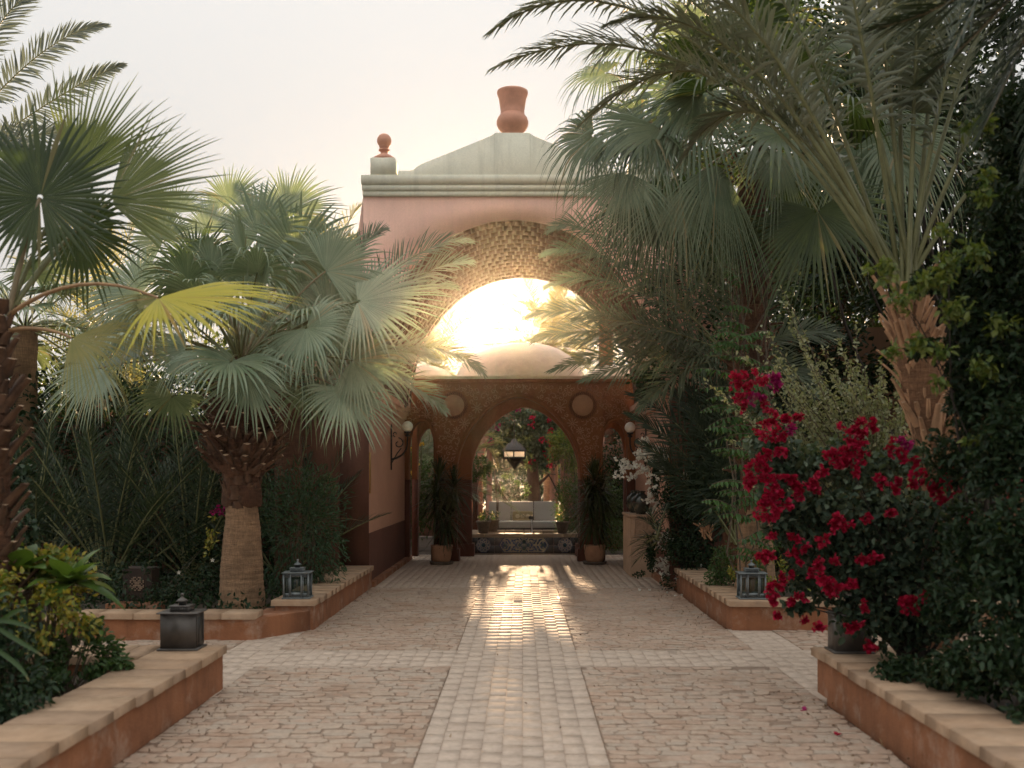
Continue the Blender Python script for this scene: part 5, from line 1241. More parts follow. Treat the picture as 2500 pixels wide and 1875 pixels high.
# ------------------------------------------------------------------ flowers helper
def floret_cluster(c,rad,n,mat,t,seed,size=.036,name='flower_cluster',asp=.85):
    r=np.random.default_rng(seed); k=3
    sub=[(np.asarray(c)+r.normal(0,.5,3)*rad*np.array([1,.6,1]),(rad*.5,)*3) for _ in range(6)]
    pts=blob_points(n,sub,.5,r); pp=np.repeat(pts,k,0)+r.normal(0,.004,(len(pts)*k,3))
    mb=MB(); leaves(mb,pp,size,asp,r=r,dirs=out_dirs(pp,np.asarray(c)+np.array([0,.05,0]))*1.0,droop=0); return mb.build(name,M[mat],t)
def sp(px,py,D,r): return (P(px,py,D),(r*D/F,)*3 if np.isscalar(r) else tuple(np.array(r)*D/F))

# ------------------------------------------------------------------ left bed
L=[sp(745,1300,12.2,(85,85,150)),sp(700,1420,12.0,(70,70,80)),sp(790,1230,12.3,(60,60,90)),sp(740,1190,12.4,(60,50,70)),sp(800,1360,12.1,(50,50,80)),sp(680,1250,12.5,(60,60,110))]
bush('willow_leaved_bush','tall narrow leaved dark green bush right of the thick palm trunk','bush',tuple(P(740,1480,12.2)),L,3600,.075,'willow',.22,24,.012,.35,seed=3)
r=np.random.default_rng(55)
L=[sp(x,y,D,rr) for x,y,D,rr in ((288,1430,10.75,34),(384,1440,10.7,32),(330,1475,10.6,30),(305,1385,10.85,20),(362,1388,10.85,20),(300,1440,11.2,60),(400,1450,11.0,55),(480,1440,11.2,60),(230,1400,11.6,70),(540,1400,11.8,60),(480,1350,12.2,60),(350,1380,12.0,50),(160,1440,11.4,60),(60,1400,11.6,80))]
t=bush('low_shrub','dark low shrubs with two white star flowers behind the left low wall','shrub',tuple(P(380,1500,11.2)),L,5200,.045,'bush_dark',.5,30,.008,.4,seed=4)
for px,py in ((519,1367),(437,1397)):
    mb=MB(); c=P(px,py,10.75)
    for k in range(5):
        a=k*1.2566+.3; d=np.array([math.cos(a),-.2,math.sin(a)]); s=np.array([-math.sin(a),0,math.cos(a)]); mb.add([c,c+d*.012+s*.006,c+d*.026,c+d*.012-s*.006],[(0,1,2,3)])
    mb.build('star_flower',M['shell'],t)
mb=MB(); leaves(mb,blob_points(70,[sp(512,1325,10.9,(18,10,45)),sp(525,1260,11,(14,8,16))],.7,r),.05,.5,r=r); mb.build('golden_leaves',M['croton'],t,kind='stuff')
floret_cluster(P(533,1247,11),.05,16,'magenta',t,12)
L=[sp(40,1180,8.2,(45,40,70)),sp(30,1270,8.0,(50,40,60)),sp(70,1300,8.0,(30,30,40))]
bush('ivy_shrub','dark ivy like shrub climbing at the left edge below the near palm','shrub',tuple(P(40,1500,8.1)),L,700,.055,'bush_dark',.7,16,.008,.5,seed=6)
# hedge wall of dark growth behind the left bed
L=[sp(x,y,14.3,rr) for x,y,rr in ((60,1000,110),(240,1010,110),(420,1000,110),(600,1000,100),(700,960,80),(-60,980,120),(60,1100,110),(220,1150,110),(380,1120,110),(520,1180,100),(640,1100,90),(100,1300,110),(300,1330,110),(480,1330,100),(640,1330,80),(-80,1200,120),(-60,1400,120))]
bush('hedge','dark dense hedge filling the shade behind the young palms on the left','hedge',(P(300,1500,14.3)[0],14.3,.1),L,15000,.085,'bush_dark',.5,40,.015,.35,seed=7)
mb=MB(); 
# near left planting
t=thing('rosette_plant','glossy big leaved plant in the near left bed','plant',tuple(P(170,1600,6.6)))
def rosette(t,hub,n,Rl,seed,mat='frangi',w=.30,el=(0,75),seg=7):
    r=np.random.default_rng(seed)
    for k in range(n):
        az=k*2.4+r.normal(0,.2); e=R(el[0]+(el[1]-el[0])*(k+.5)/n); L=Rl*r.uniform(.75,1.1)
        d=np.array([math.cos(az)*math.cos(e),math.sin(az)*math.cos(e),math.sin(e)]); s=unit(np.cross(d,[0,0,1])); u=np.cross(s,d)
        T=np.linspace(0,1,seg); wv=L*w*.5*np.sin(np.pi*np.clip(T,0.02,.985)**.75)**.8; c=np.asarray(hub)+d*(L*T)[:,None]; c[:,2]-=.35*L*T**2.3*math.cos(e)
        v=np.stack([c-s*wv[:,None]+u*wv[:,None]*.25,c,c+s*wv[:,None]+u*wv[:,None]*.25],1).reshape(-1,3)
        f=[q for i in range(seg-1) for q in ((3*i,3*i+1,3*i+4,3*i+3),(3*i+1,3*i+2,3*i+5,3*i+4))]
        mb=MB(); mb.add(v,f,0,np.stack([np.full(3*seg,r.random()),np.repeat(T,3)],1)); mb.build('leaf',M[mat],t,smooth=True)
h1=P(168,1425,6.55); rosette(t,h1,18,.34,1,w=.50,el=(-10,62)); h2=P(45,1400,6.6); rosette(t,h2,13,.32,2,w=.5,el=(0,60)); h3=P(-10,1340,6.7); rosette(t,h3,11,.32,3,w=.5)
st=MB(); b=P(150,1660,6.7)
for h in (h1,h2,h3): st.tube(curve(b,(b+h)/2+np.array([.06,0,0]),h,7),[.028,.026,.024,.022,.02,.02,.02],8)
st.build('stem',M['twig'],t)
L=[sp(165,1500,6.3,(50,30,45)),sp(120,1450,6.35,(60,30,35)),sp(60,1500,6.2,(60,30,60)),sp(210,1520,6.4,(35,25,35)),sp(90,1560,6.2,(55,30,45)),sp(20,1430,6.2,(40,30,60)),sp(150,1370,6.7,(60,40,25)),sp(110,1400,6.7,(70,50,40)),sp(60,1370,6.7,(50,40,35)),sp(190,1440,6.8,(40,30,25)),sp(215,1415,6.8,(20,20,30)),sp(150,1500,6.8,(45,30,40)),sp(100,1560,6.7,(40,30,25)),sp(50,1440,6.7,(60,30,35)),sp(130,1350,6.7,(40,20,15))]
bush('golden_shrub','straggly shrub with yellow and lime leaves in the near left bed','shrub',tuple(P(110,1680,6.8)),L,1500,.048,'croton',.55,34,.010,.7,seed=8)
L=[sp(140,1590,6.6,(45,35,50)),sp(215,1560,6.7,(45,35,50)),sp(265,1590,6.7,(40,30,35)),sp(290,1620,6.6,(30,25,20)),sp(235,1630,6.6,(35,30,25)),sp(120,1650,6.5,(60,40,35)),sp(225,1530,6.8,(25,20,25))]
bush('dark_shrub','small dark green shrub behind the coping of the lower left wall','shrub',tuple(P(170,1710,6.6)),L,1500,.045,'bush',.5,34,.009,.4,seed=9)
L=[sp(20,1560,5.7,(70,50,80)),sp(40,1650,5.6,(65,50,60)),sp(70,1720,5.5,(45,40,45)),sp(10,1730,5.4,(70,40,50)),sp(-60,1600,5.6,(90,60,120)),sp(100,1680,5.6,(30,25,30))]
bush('dark_shrub','dark shrub in the lower left corner spilling over the coping','shrub',tuple(P(20,1800,5.6)),L,2100,.045,'bush_dark',.5,20,.009,.4,seed=10)
t=thing('strap_leaved_plant','plant with long green strap leaves at the left edge','plant',tuple(P(-60,1560,5.4)))
for k,(a,b,c) in enumerate((((-60,1570),(40,1475),(62,1490)),((-60,1500),(40,1560),(105,1600)),((-80,1520),(30,1500),(85,1540)),((-80,1540),(10,1420),(30,1455)),((-60,1560),(50,1610),(70,1660)))):
    p=curve(P(*a,5.4),P(*b,5.3),P(*c,5.2),9); T=np.linspace(0,1,9); w_=.013*np.sin(np.pi*np.clip(T,.05,.97))**.6; up=np.array([0,-.5,.85])
    s=np.cross(np.gradient(p,axis=0),[0,-1,.2]); s/=np.linalg.norm(s,axis=1)[:,None]; v=np.stack([p-s*w_[:,None],p+np.array([0,.004,-.004]),p+s*w_[:,None]],1).reshape(-1,3)
    mb=MB(); mb.add(v,[q for i in range(8) for q in ((3*i,3*i+1,3*i+4,3*i+3),(3*i+1,3*i+2,3*i+5,3*i+4))],0,np.stack([np.full(27,.2),np.repeat(T,3)],1)); mb.build('strap_leaf',M['bush'],t,smooth=True)
pt=P(20,1500,6.4)
t=thing('dark_planter','dark cylindrical planter at the left edge between the leaves','planter',(pt[0]-.05,6.4,.18))
mb=MB(); mb.lathe([(0,.18),(.13,.18),(.155,.5),(.165,CZ-(1446-1164)*6.4/F-.02),(.175,CZ-(1446-1164)*6.4/F),(.14,CZ-(1446-1164)*6.4/F-.01),(0,.75)],pt[0]-.05,6.4,0,28); mb.build('planter_body',M['wood_dark'],t,smooth=False)
# ground cover
r=np.random.default_rng(14)
def cover(name,rects,n,size,mat,asp=.5):
    pts=[]
    for (x0,x1,y0,y1,z,k) in rects:
        p=np.stack([r.uniform(x0,x1,k),r.uniform(y0,y1,k),z+.10*np.abs(r.normal(0,1,k))*(.5+.5*np.sin(3*r.random(k)))],1); pts.append(p)
    mb=MB(); leaves(mb,np.concatenate(pts),size,asp,r=r,dirs=np.tile([0,0,.8],(sum(len(q) for q in pts),1))); o=mb.build(name,M[mat],kind='stuff')
cover('ground_cover',[(-9,-2.6,10.2,14.2,.18,5200),(2.7,8,11,14.5,.18,3000)],0,.06,'bush_dark')
cover('ground_cover',[(-8,-2.68,3,7.0,.2,3000),(2.75,8,3,7.0,.2,2500)],0,.06,'bush_dark')

# ------------------------------------------------------------------ right bed
L=[sp(1760,1385,12.0,(32,30,40)),sp(1740,1410,11.9,(25,25,25)),sp(1780,1400,11.9,(28,28,35)),sp(1765,1350,12.1,(25,25,22))]
bush('round_shrub','small round green shrub on the right planter behind the lantern','shrub',tuple(P(1760,1440,12.0)),L,1300,.034,'bush',.55,14,.007,.4,seed=20)
L=[sp(1790,1395,11.2,(14,10,22)),sp(1880,1420,11.0,(35,20,22)),sp(1905,1385,11.1,(16,10,28)),sp(1935,1410,11.0,(22,15,20)),sp(1850,1375,11.2,(20,12,12)),sp(1965,1420,10.9,(25,20,20))]
bush('lime_plant','lime yellow leafy sprigs around the right lantern','plant',tuple(P(1880,1460,11.1)),L,330,.045,'croton',.45,26,.005,.8,seed=21)
# vine with paired leaflets on the right fan palm trunk
t=thing('climbing_vine','climbing vine with rows of paired oval green leaflets in front of the ragged trunk','vine',tuple(P(1800,1440,11.1)))
r=np.random.default_rng(23)
spr=[(1835,1190,1738,1182),(1860,1210,1763,1208),(1850,1060,1722,1085),(1840,1120,1750,1108),(1860,1000,1720,1005),(1850,960,1700,950),(1820,930,1690,900),(1830,860,1740,835),(1850,890,1750,870),(1830,800,1745,790),(1840,760,1760,750),(1800,840,1735,845),(1870,1230,1795,1240),(1880,1290,1800,1335),(1890,1330,1850,1300),(1860,1150,1770,1140),(1820,1020,1730,1040),(1890,1260,1830,1270),(1800,980,1725,975),(1850,1400,1880,1330),(1870,1370,1910,1320),(1900,1280,1840,1220),(1810,700,1770,660),(1790,640,1740,625),(1830,610,1760,590),(1850,560,1800,600)]
for i,(a,b,c,d) in enumerate(spr+[(x,y,x-80,y+r.uniform(-25,25)) for x,y in zip(r.uniform(1790,1900,34),r.uniform(740,1380,34))]):
    Dd=11.0+r.uniform(-.25,.25); p0=P(a,b,Dd); p2=P(c,d,Dd-.15); m=(p0+p2)/2+np.array([0,0,.10])
    mb=MB(); tb=MB(); frond(mb,p0,m,p2,Lf=.095,pairs=9,w=.022,bare=.05,vee=-15,seed=500+i,a0=80,a1=60,rach=.004,oval=True,droop=.35,jitter=.08,tmb=tb); so=mb.build('spray',[M['vine']],t); tb.build('spray_stem',[M['twig']],so)
mb=MB()
for k in range(8):
    x=r.uniform(1790,1880); pts=[P(x+r.normal(0,14),y,11.25+r.normal(0,.05)) for y in range(1440,620,-90)]; mb.tube(pts,.010,5)
mb.build('vine_stem',M['twig'],t)
# white bougainvillea
t=thing('white_bougainvillea','white flowering climber tumbling over the right passage corner','climber',(2.5,14.0,.2))
cl=[(215,440,.7),(240,400,.5),(190,400,.5),(180,480,.4),(270,400,.45),(330,340,.6),(365,310,.7),(400,350,.8),(350,380,.7),(430,320,.7),(470,300,.6),(370,240,.5),(345,440,.6),(390,430,.5),(430,520,.7),(440,600,.6),(430,690,.7),(400,660,.4),(630,520,.6),(660,495,.4),(420,750,.4),(440,990,.6),(500,970,.6),(480,940,.4),(560,930,.7),(575,960,.4),(690,1040,.5),(730,1040,.4),(500,1130,.8),(540,1150,.8),(480,1160,.6),(520,1200,.7),(580,1170,.5),(550,1060,.6),(600,1240,.5),(570,1290,.4),(760,1130,.3),(480,170,.5),(500,420,.5),(530,340,.4),(300,490,.25),(265,485,.25),(595,985,.3),(700,1085,.3)]
for i,(x,y,s) in enumerate(cl):
    floret_cluster(P(1450+x*.3316,1000+y*.3316,14.35+.3*((i*.37)%1)),.075*s+.02,int(28*s)+6,'white',t,600+i,.034)
L=[sp(1616,1115,14.7,(26,20,30)),sp(1590,1120,14.6,(25,20,16)),sp(1640,1150,14.7,(30,30,40)),sp(1630,1220,14.4,(26,30,50)),sp(1680,1250,14.2,(50,40,80)),sp(1690,1350,14.0,(55,40,50)),sp(1640,1330,14.1,(30,30,50)),sp(1590,1350,14.3,(14,14,50)),sp(1560,1400,14.4,(16,10,10)),sp(1630,1420,14.0,(22,20,25)),sp(1600,1170,14.5,(14,12,50)),sp(1530,1135,14.6,(20,14,10)),sp(1720,1180,14.2,(50,40,60))]
mb=MB(); pts=blob_points(5200,L,.45,r); leaves(mb,pts,.042,.6,r=r); mb.build('foliage',M['bush_dark'],t,kind='stuff'); mb=MB(); twigs(mb,P(1680,1400,14.3),pts,40,.010,r=r); mb.tube([P(1665,1400,14.3),P(1672,1260,14.3),P(1640,1150,14.5)],.018,6); mb.build('branches',M['twig_dark'],t)
c=P(1612,1310,14.2); date_palm('young_palm','little palm with thin dark fronds in front of the carved plinth',tuple(c),c,[(1538,1330,14.5,1580,1310,14.4),(1545,1380,14.4,1585,1335,14.3),(1540,1355,14.4,1580,1325,14.3),(1560,1265,14.5),(1580,1240,14.4),(1630,1230,14.3)],44,mat='date_dark',Lf=.2,pairs=20,w=.009,bare=.1)
# pale arching shrub
pr=np.random.default_rng(24); t=thing('arching_shrub','pale grey green small leaved shrub with long arching stems above the red flowers','shrub',tuple(P(2100,1500,8.8)))
pts=[];tm_=MB()
base=P(2130,1330,8.9)
for k in range(150):
    if k<26:
        tx,ty=[(1790,850),(1840,840),(1890,870),(1950,820),(1930,790),(1960,860),(2040,800),(2110,900),(2090,790),(1760,960),(1800,1010),(1860,800),(2150,960),(2010,850),(1990,900),(2200,1000),(1720,930),(1780,1080),(2180,880),(2060,860),(1900,960),(1870,1060),(1905,700),(1915,740),(2240,1060),(2130,980)][k]
    else: tx=pr.uniform(1830,2240); ty=pr.uniform(870,1230)
    D=8.8+pr.uniform(-.4,.4); b=base+pr.normal(0,.12,3); tip=P(tx,ty,D); m=(b+tip)/2+np.array([.12,0,.22])*pr.uniform(.4,1.3)
    c=curve(b,m,tip,14); tm_.tube(c,np.linspace(.008,.0025,14),4)
    q=95 if k<26 else 100
    u=pr.uniform(.35,1,q)*13; i=np.minimum(u.astype(int),12); pts.append(c[i]+(c[i+1]-c[i])*(u-i)[:,None]+pr.normal(0,.012,(q,3)))
pts=np.concatenate(pts); mb=MB(); leaves(mb,pts,.038,.55,r=pr,dirs=np.tile([-.3,-.1,.5],(len(pts),1))); mb.build('foliage',M['grey_leaf'],t,kind='stuff'); tm_.build('stems',M['twig'],t)
# crimson bougainvillea
t=thing('red_bougainvillea','crimson bougainvillea hanging over the lower right wall','bougainvillea',tuple(P(2200,1640,7.2)))
br=np.random.default_rng(25)
L=[sp(1900,1150,7.2,(70,50,50)),sp(1990,1130,7.2,(90,60,45)),sp(2100,1150,7.1,(90,60,50)),sp(2200,1120,7.0,(70,60,50)),sp(1960,1230,7.1,(90,60,60)),sp(2080,1260,7.0,(110,60,80)),sp(2200,1260,6.9,(100,60,90)),sp(2000,1330,7.0,(80,50,60)),sp(2120,1380,6.9,(100,60,80)),sp(2240,1400,6.8,(100,60,90)),sp(2010,1430,7.0,(60,40,50)),sp(2100,1500,6.9,(70,50,60)),sp(2210,1520,6.8,(90,50,70)),sp(1950,1410,7.0,(35,25,30)),sp(1950,1480,6.9,(40,20,14)),sp(2330,1300,6.7,(100,60,120)),sp(2350,1480,6.6,(100,60,100)),sp(1860,1090,7.2,(50,30,25)),sp(1850,990,7.1,(40,30,25)),sp(1900,1080,7.1,(50,30,35)),sp(1870,1170,7.1,(45,30,50)),sp(1900,1280,7.0,(40,30,50)),sp(2080,1090,7.1,(50,30,30))]
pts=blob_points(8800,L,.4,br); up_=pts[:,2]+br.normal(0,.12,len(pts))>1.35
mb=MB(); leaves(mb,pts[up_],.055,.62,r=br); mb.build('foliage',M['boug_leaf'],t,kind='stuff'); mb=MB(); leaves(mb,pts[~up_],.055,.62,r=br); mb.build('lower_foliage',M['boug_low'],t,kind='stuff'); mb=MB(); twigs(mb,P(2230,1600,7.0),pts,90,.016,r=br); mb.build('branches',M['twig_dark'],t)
red=[(1800,935,34),(1830,950,30),(1852,925,26),(1815,975,24),(1845,985,24),(1885,925,26),(1862,970,18),(1895,945,18),
 (1870,1045,30),(1890,1030,26),(1905,1055,26),(1925,1025,20),(1940,1050,16),(1935,1013,14),
 (2065,1060,34),(2085,1080,30),(2105,1050,26),(2120,1045,22),(2060,1100,18),(2095,1105,20),
 (2185,1095,24),(2210,1085,22),(2195,1110,18),
 (1825,1150,34),(1850,1135,28),(1815,1170,24),(1880,1110,20),(1900,1105,18),(1868,1150,20),
 (1875,1190,34),(1890,1215,36),(1870,1245,34),(1900,1250,30),(1860,1220,20),(1885,1170,22),
 (2020,1115,24),(2040,1130,22),(2070,1125,24),(2090,1140,20),(2010,1145,20),
 (1940,1185,24),(1965,1175,24),(1950,1210,20),(1985,1190,20),(1925,1165,14),
 (2160,1180,22),(2180,1190,16),
 (2285,1170,34),(2300,1150,28),(2320,1185,26),(2245,1155,24),(2280,1205,24),(2335,1190,18),(2300,1140,20),
 (2425,1255,16),(2480,1165,22),(2490,1190,18),(2450,1240,14),
 (2028,1268,22),(2040,1280,18),(2070,1285,20),(1950,1308,18),(2010,1315,18),(1938,1345,20),(1875,1355,24),(1890,1362,18),(2003,1375,16),(2110,1360,20),(2130,1365,14),
 (2020,1425,26),(2040,1440,22),(2010,1410,18),(2088,1422,18),(1890,1445,24),(1910,1435,20),(1885,1465,20),(1955,1460,14),(1903,1495,13),(1965,1515,13),(1995,1535,18),(2096,1530,14),(2120,1585,22),(2230,1465,24),(2225,1490,20),(2250,1455,14),(1995,1385,10),(1955,1370,10)]
red+=[(br.uniform(1880,2480),br.uniform(1090,1560),br.uniform(7,15)) for _ in range(24)]
for i,(x,y,s) in enumerate(red):
    floret_cluster(P(x+br.normal(0,5),y+br.normal(0,5),6.55 if x>1990 else 6.85),s*6.8/F*.64,int(4+s*1.05),'magenta' if i in (4,5,7,12,21) else 'red',t,700+i,.029)
# big dark foreground shrub on the right edge
fr=np.random.default_rng(26)
L=[sp(x,y,D,(rx,70,rz)) for x,y,D,rx,rz in ((2330,1120,6.3,80,80),(2350,700,6.4,70,70),(2400,1330,6.1,110,110),(2310,1480,6.2,70,80),(2420,680,6.3,100,90),(2440,480,6.6,80,90),(2200,1640,6.3,60,40),(2470,560,6.2,90,120),(2430,760,6.2,110,110),(2370,800,6.2,50,60),(2500,900,6.0,130,140),(2380,900,6.2,90,80),(2480,1080,5.8,120,120),(2400,1000,6.2,80,80),(2520,1300,5.6,130,130),(2420,1150,5.9,70,70),(2480,1450,5.6,120,120),(2540,1600,5.4,140,110),(2400,1620,5.7,110,80),(2320,1640,6.0,80,60),(2560,1750,5.2,100,80),(2480,300,6.6,90,110),(2540,420,6.5,90,110),(2260,690,6.3,30,25),(2250,850,6.2,24,18),(2360,980,6.2,40,40),(2600,700,6.0,130,160),(2620,1050,5.8,130,160))]
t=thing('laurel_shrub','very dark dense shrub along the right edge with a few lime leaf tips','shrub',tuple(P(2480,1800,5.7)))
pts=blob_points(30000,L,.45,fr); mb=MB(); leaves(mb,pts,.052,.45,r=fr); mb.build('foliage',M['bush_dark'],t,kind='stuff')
L2=[sp(x,y,5.95,rr) for x,y,rr in ((2165,668,26),(2200,730,36),(2260,690,36),(2310,640,36),(2180,855,26),(2240,840,30),(2300,690,30),(2300,860,26),(2420,1080,26),(2440,1130,30),(2370,1080,22),(2300,560,26),(2380,620,40),(2170,640,20),(2330,760,40),(2400,480,30),(2450,1300,26),(2360,310,20),(2400,300,30),(2410,430,26),(2120,660,14),(2290,930,24),(2400,900,40),(2440,800,40))]
pts2=blob_points(1500,L2,.7,fr); mb=MB(); leaves(mb,pts2,.05,.45,r=fr); mb.build('young_leaves',M['bright'],t,kind='stuff')
mb=MB(); twigs(mb,P(2540,1750,6.2),np.concatenate([pts[::9],pts2]),26,.014,r=fr); mb.build('branches',M['twig_dark'],t)

# ------------------------------------------------------------------ trees beyond
def leaf_tree(name,label,base,crown,rad,k,n,size,mat,seed,tr=.12,group=None,shell=.5,asp=.5):
    r=np.random.default_rng(seed); t=thing(name,label,'tree',base,group); L=rand_lobes(crown,rad,k,r,.42); pts=blob_points(n,L,shell,r)
    mb=MB(); leaves(mb,pts,size,asp,r=r); mb.build('crown',M[mat],t,kind='stuff')
    mb=MB(); c=np.asarray(crown); b=np.asarray(base); top=c-np.array([0,0,rad[2]*.5]); mb.tube(curve(b,(b+top)/2+np.array([.15,0,0]),top,8),np.linspace(tr,tr*.6,8),8)
    for l in L[:10]: mb.tube(curve(top,(top+l[0])/2+np.array([0,0,-.1]),l[0],6),np.linspace(tr*.5,tr*.12,6),6)
    twigs(mb,top,pts,30,tr*.2,r=r); mb.build('trunk',M['twig_dark'],t); return t
T=[('dense dark tree directly behind the right fan palm',(5.4,17.5,0),(5.4,17.5,5.2),(2.6,1.6,3.2),26,9000,.13,'bush_dark'),
 ('dark tree filling the right edge behind the near palms',(8.6,15.5,0),(8.2,15.5,5.0),(2.6,1.6,3.6),26,9000,.13,'bush_dark'),
 ('dark tree top high at the right corner',(6.5,19,0),(6.8,19,8.2),(3.2,2,2.6),26,8000,.15,'bush_dark'),
 ('low dark tree between the right palms',(4.2,15.2,0),(4.4,14.6,2.7),(1.3,.5,1.7),18,5200,.09,'bush_dark'),
 ('low leafy tree behind the left garden wall',(-8.5,20,0),(-8.5,20,3.2),(2.6,1.5,1.5),20,5500,.13,'far_leaf'),
 ('low leafy tree behind the left fan palm',(-5.0,19,0),(-5.0,19,3.3),(2.0,1.4,1.6),20,5200,.12,'far_leaf'),
 ('tall thin tree showing beside the left edge of the gateway',(-4.7,24,0),(-4.6,24,5.5),(1.1,1.0,2.4),14,1500,.11,'far_leaf')]
for i,(lab,b,c,rad,k,n,s,mt) in enumerate(T): leaf_tree('tree',lab,b,c,rad,k,n,s,mt,800+i)
L=[sp(x,y,14.4,(rx,60,rz)) for x,y,rx,rz in ((1610,700,60,70),(1620,820,60,70),(1590,930,50,50),(1700,700,90,90),(1850,700,100,100),(1750,860,100,100),(1900,900,110,110),(2060,960,110,90),(1750,1030,100,110),(1900,1080,120,110),(2050,1120,120,110),(1760,1200,90,100),(1900,1250,110,100),(2060,1280,120,110),(2200,1150,120,120),(2200,1350,130,110),(1700,1330,60,70),(1850,1380,100,60),(1750,560,80,80),(2250,930,110,110),(2000,720,60,60),(2050,830,70,50),(2250,800,90,90),(2350,760,90,120),(2150,900,70,50),(1950,800,60,60),(2130,740,60,40))]
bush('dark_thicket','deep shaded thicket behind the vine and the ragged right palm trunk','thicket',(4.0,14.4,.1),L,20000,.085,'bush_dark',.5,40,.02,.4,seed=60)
L=[sp(x,y,13.4,(rx,70,rz)) for x,y,rx,rz in ((2000,100,110,110),(2150,60,120,120),(2300,100,120,120),(2450,60,130,120),(1880,40,90,90),(2080,250,120,110),(2250,280,120,110),(2400,260,120,120),(2520,300,110,120),(2130,430,110,100),(2300,460,120,110),(2450,480,120,110),(2350,620,110,100),(2500,700,120,110),(2180,600,80,70),(2000,330,70,90),(2300,-60,200,80),(1800,150,50,60))]
t_=bush('tree','broad dark tree crown behind the long stalks of the near right date palm','tree',(6.2,13.4,0),L,15000,.10,'bush_dark',.5,60,.05,.55,seed=61,twm='twig_dark')
L=[sp(x,y,60,(rx,60,rz)) for x,y,rx,rz in ((1000,1090,70,60),(1100,1080,70,55),(1190,1080,60,50),(1270,1085,60,48),(1350,1080,60,50),(1430,1075,60,55),(1520,1080,60,60),(1620,1080,70,70),(900,1080,80,70),(1230,1130,80,30),(1330,1130,80,30))]
bush('distant_tree_line','distant line of trees seen low through the pavilion arches','tree line',(0,60,0),L,9000,.34,'bush_dark',.6,30,.05,.5,seed=62)
leaf_tree('tree','tree added behind the right shoulder of the gateway to block the sun',(3.8,20.5,0),(3.9,20.5,6.6),(1.7,1.0,2.3),20,6000,.12,'bush_dark',830)  # added to keep the low sun off the right palm crowns
# garden behind the pavilion, kept low in the middle where the sun comes through
t=thing('garden_tree','dark crooked tree trunk standing right of centre beyond the sofa','tree',(.42,29,0))
mb=MB(); mb.tube([(.36,29,0),(.40,29,.9),(.34,29,1.9),(.45,29,3.0),(.8,29,4.2)],[.24,.20,.17,.16,.1],10)
for a,b in (((.34,29,1.8),(-.5,28.6,2.7)),((.40,29,1.3),(1.2,28.8,2.2)),((.34,29,2.2),(-.1,28.7,3.1)),((.4,29,2.6),(1.1,29,3.4))): mb.tube(curve(a,(np.array(a)+b)/2+np.array([0,0,-.2]),b,7),np.linspace(.06,.02,7),6)
mb.build('trunk',M['twig_dark'],t)
r=np.random.default_rng(71); L=rand_lobes((1.4,29,3.4),(1.3,.8,.9),12,r,.45); pts=blob_points(2600,L,.5,r); mb=MB(); leaves(mb,pts,.10,.5,r=r); mb.build('crown',M['bush_dark'],t,kind='stuff')
for i,(lab,c,rad,n,s,mt) in enumerate((('sunlit low bushes glowing behind the sofa on the left',(-2.2,33,1.1),(1.9,1,1.5),3600,.11,'far_leaf'),('low green bushes behind the slim right column',(2.6,33,1.3),(2.0,1,1.7),3600,.11,'far_leaf'),('low grassy shrub right behind the sofa back',(-.4,31,.35),(1.6,.5,.62),1600,.10,'bush_dark'),('bushes behind the small left arch',(-2.6,22.3,1.2),(.95,.5,1.5),5200,.075,'bush'),('bushes behind the small right arch',(2.35,22.6,1.3),(.95,.5,1.6),5200,.075,'bush_dark'),('far bushes left of the garden arch',(-5.5,36,1.8),(3,1.5,2.4),4200,.15,'far_leaf'),('far bushes right of the garden arch',(5.8,36,1.9),(3,1.5,2.5),4200,.15,'far_leaf'),('farthest low hedge in the middle of the garden',(0,46,1.2),(6,1,1.7),5200,.16,'bush_dark'))):
    rr=np.random.default_rng(820+i); bush('garden_bush',lab,'bush',(c[0],c[1],0),rand_lobes(c,rad,14,rr,.5),n,s,mt,.5,26,.02,.45,seed=840+i)
L=[sp(1385,1240,21.6,(34,40,70)),sp(1390,1310,21.3,(34,40,46)),sp(1400,1190,21.8,(25,35,35)),sp(1375,1200,21.8,(20,25,30)),sp(1480,1230,21.8,(40,40,70)),sp(1500,1310,21.6,(40,40,46))]
bush('round_bush','fresh green rounded bush at the right end of the fountain','bush',(1.35,21.5,0),L,5200,.05,'bush',.35,30,.012,.35,seed=30)
# bougainvillea over the garden arch
t=thing('pink_bougainvillea','bougainvillea with pink and magenta flowers draped over the garden arch','bougainvillea',(1.0,26.4,0)); r=np.random.default_rng(31)
L=[sp(x,y,26.2,(rx,25,rz)) for x,y,rx,rz in ((1330,1020,50,30),(1290,1035,40,28),(1350,1060,45,30),(1310,1085,40,35),(1340,1110,35,30),(1270,1010,35,18),(1240,1040,20,16),(1380,1040,35,45),(1300,1130,22,20),(1215,1020,25,15),(1420,1000,50,40),(1265,1060,28,20),(1235,1075,22,16),(1290,1085,28,20),(1330,1140,14,20),(1215,1055,24,22),(1250,1050,30,30),(1290,1055,30,30),(1330,1060,26,36),(1200,1085,14,14),(1225,1092,22,13),(1262,1095,22,13),(1300,1098,22,13),(1335,1095,18,14))]
pts=blob_points(11000,L,.6,r); mb=MB(); leaves(mb,pts,.075,.6,r=r); mb.build('foliage',M['boug_leaf'],t,kind='stuff')
mb=MB(); mb.tube([(1.5,26.6,0),(1.45,26.5,1.6),(1.3,26.4,2.6)],.04,6); mb.tube(curve((1.5,26.5,.1),(.9,26.3,1.5),(.2,26.3,2.6),9),.022,6); twigs(mb,(1.4,26.4,2.4),pts,40,.02,r=r); mb.build('stems',M['twig_dark'],t)
for i in range(24):
    p=pts[r.integers(len(pts))]+np.array([0,-.25,0]); floret_cluster(p,.07,8,'magenta' if p[0]<.3 else 'red',t,900+i,.05)
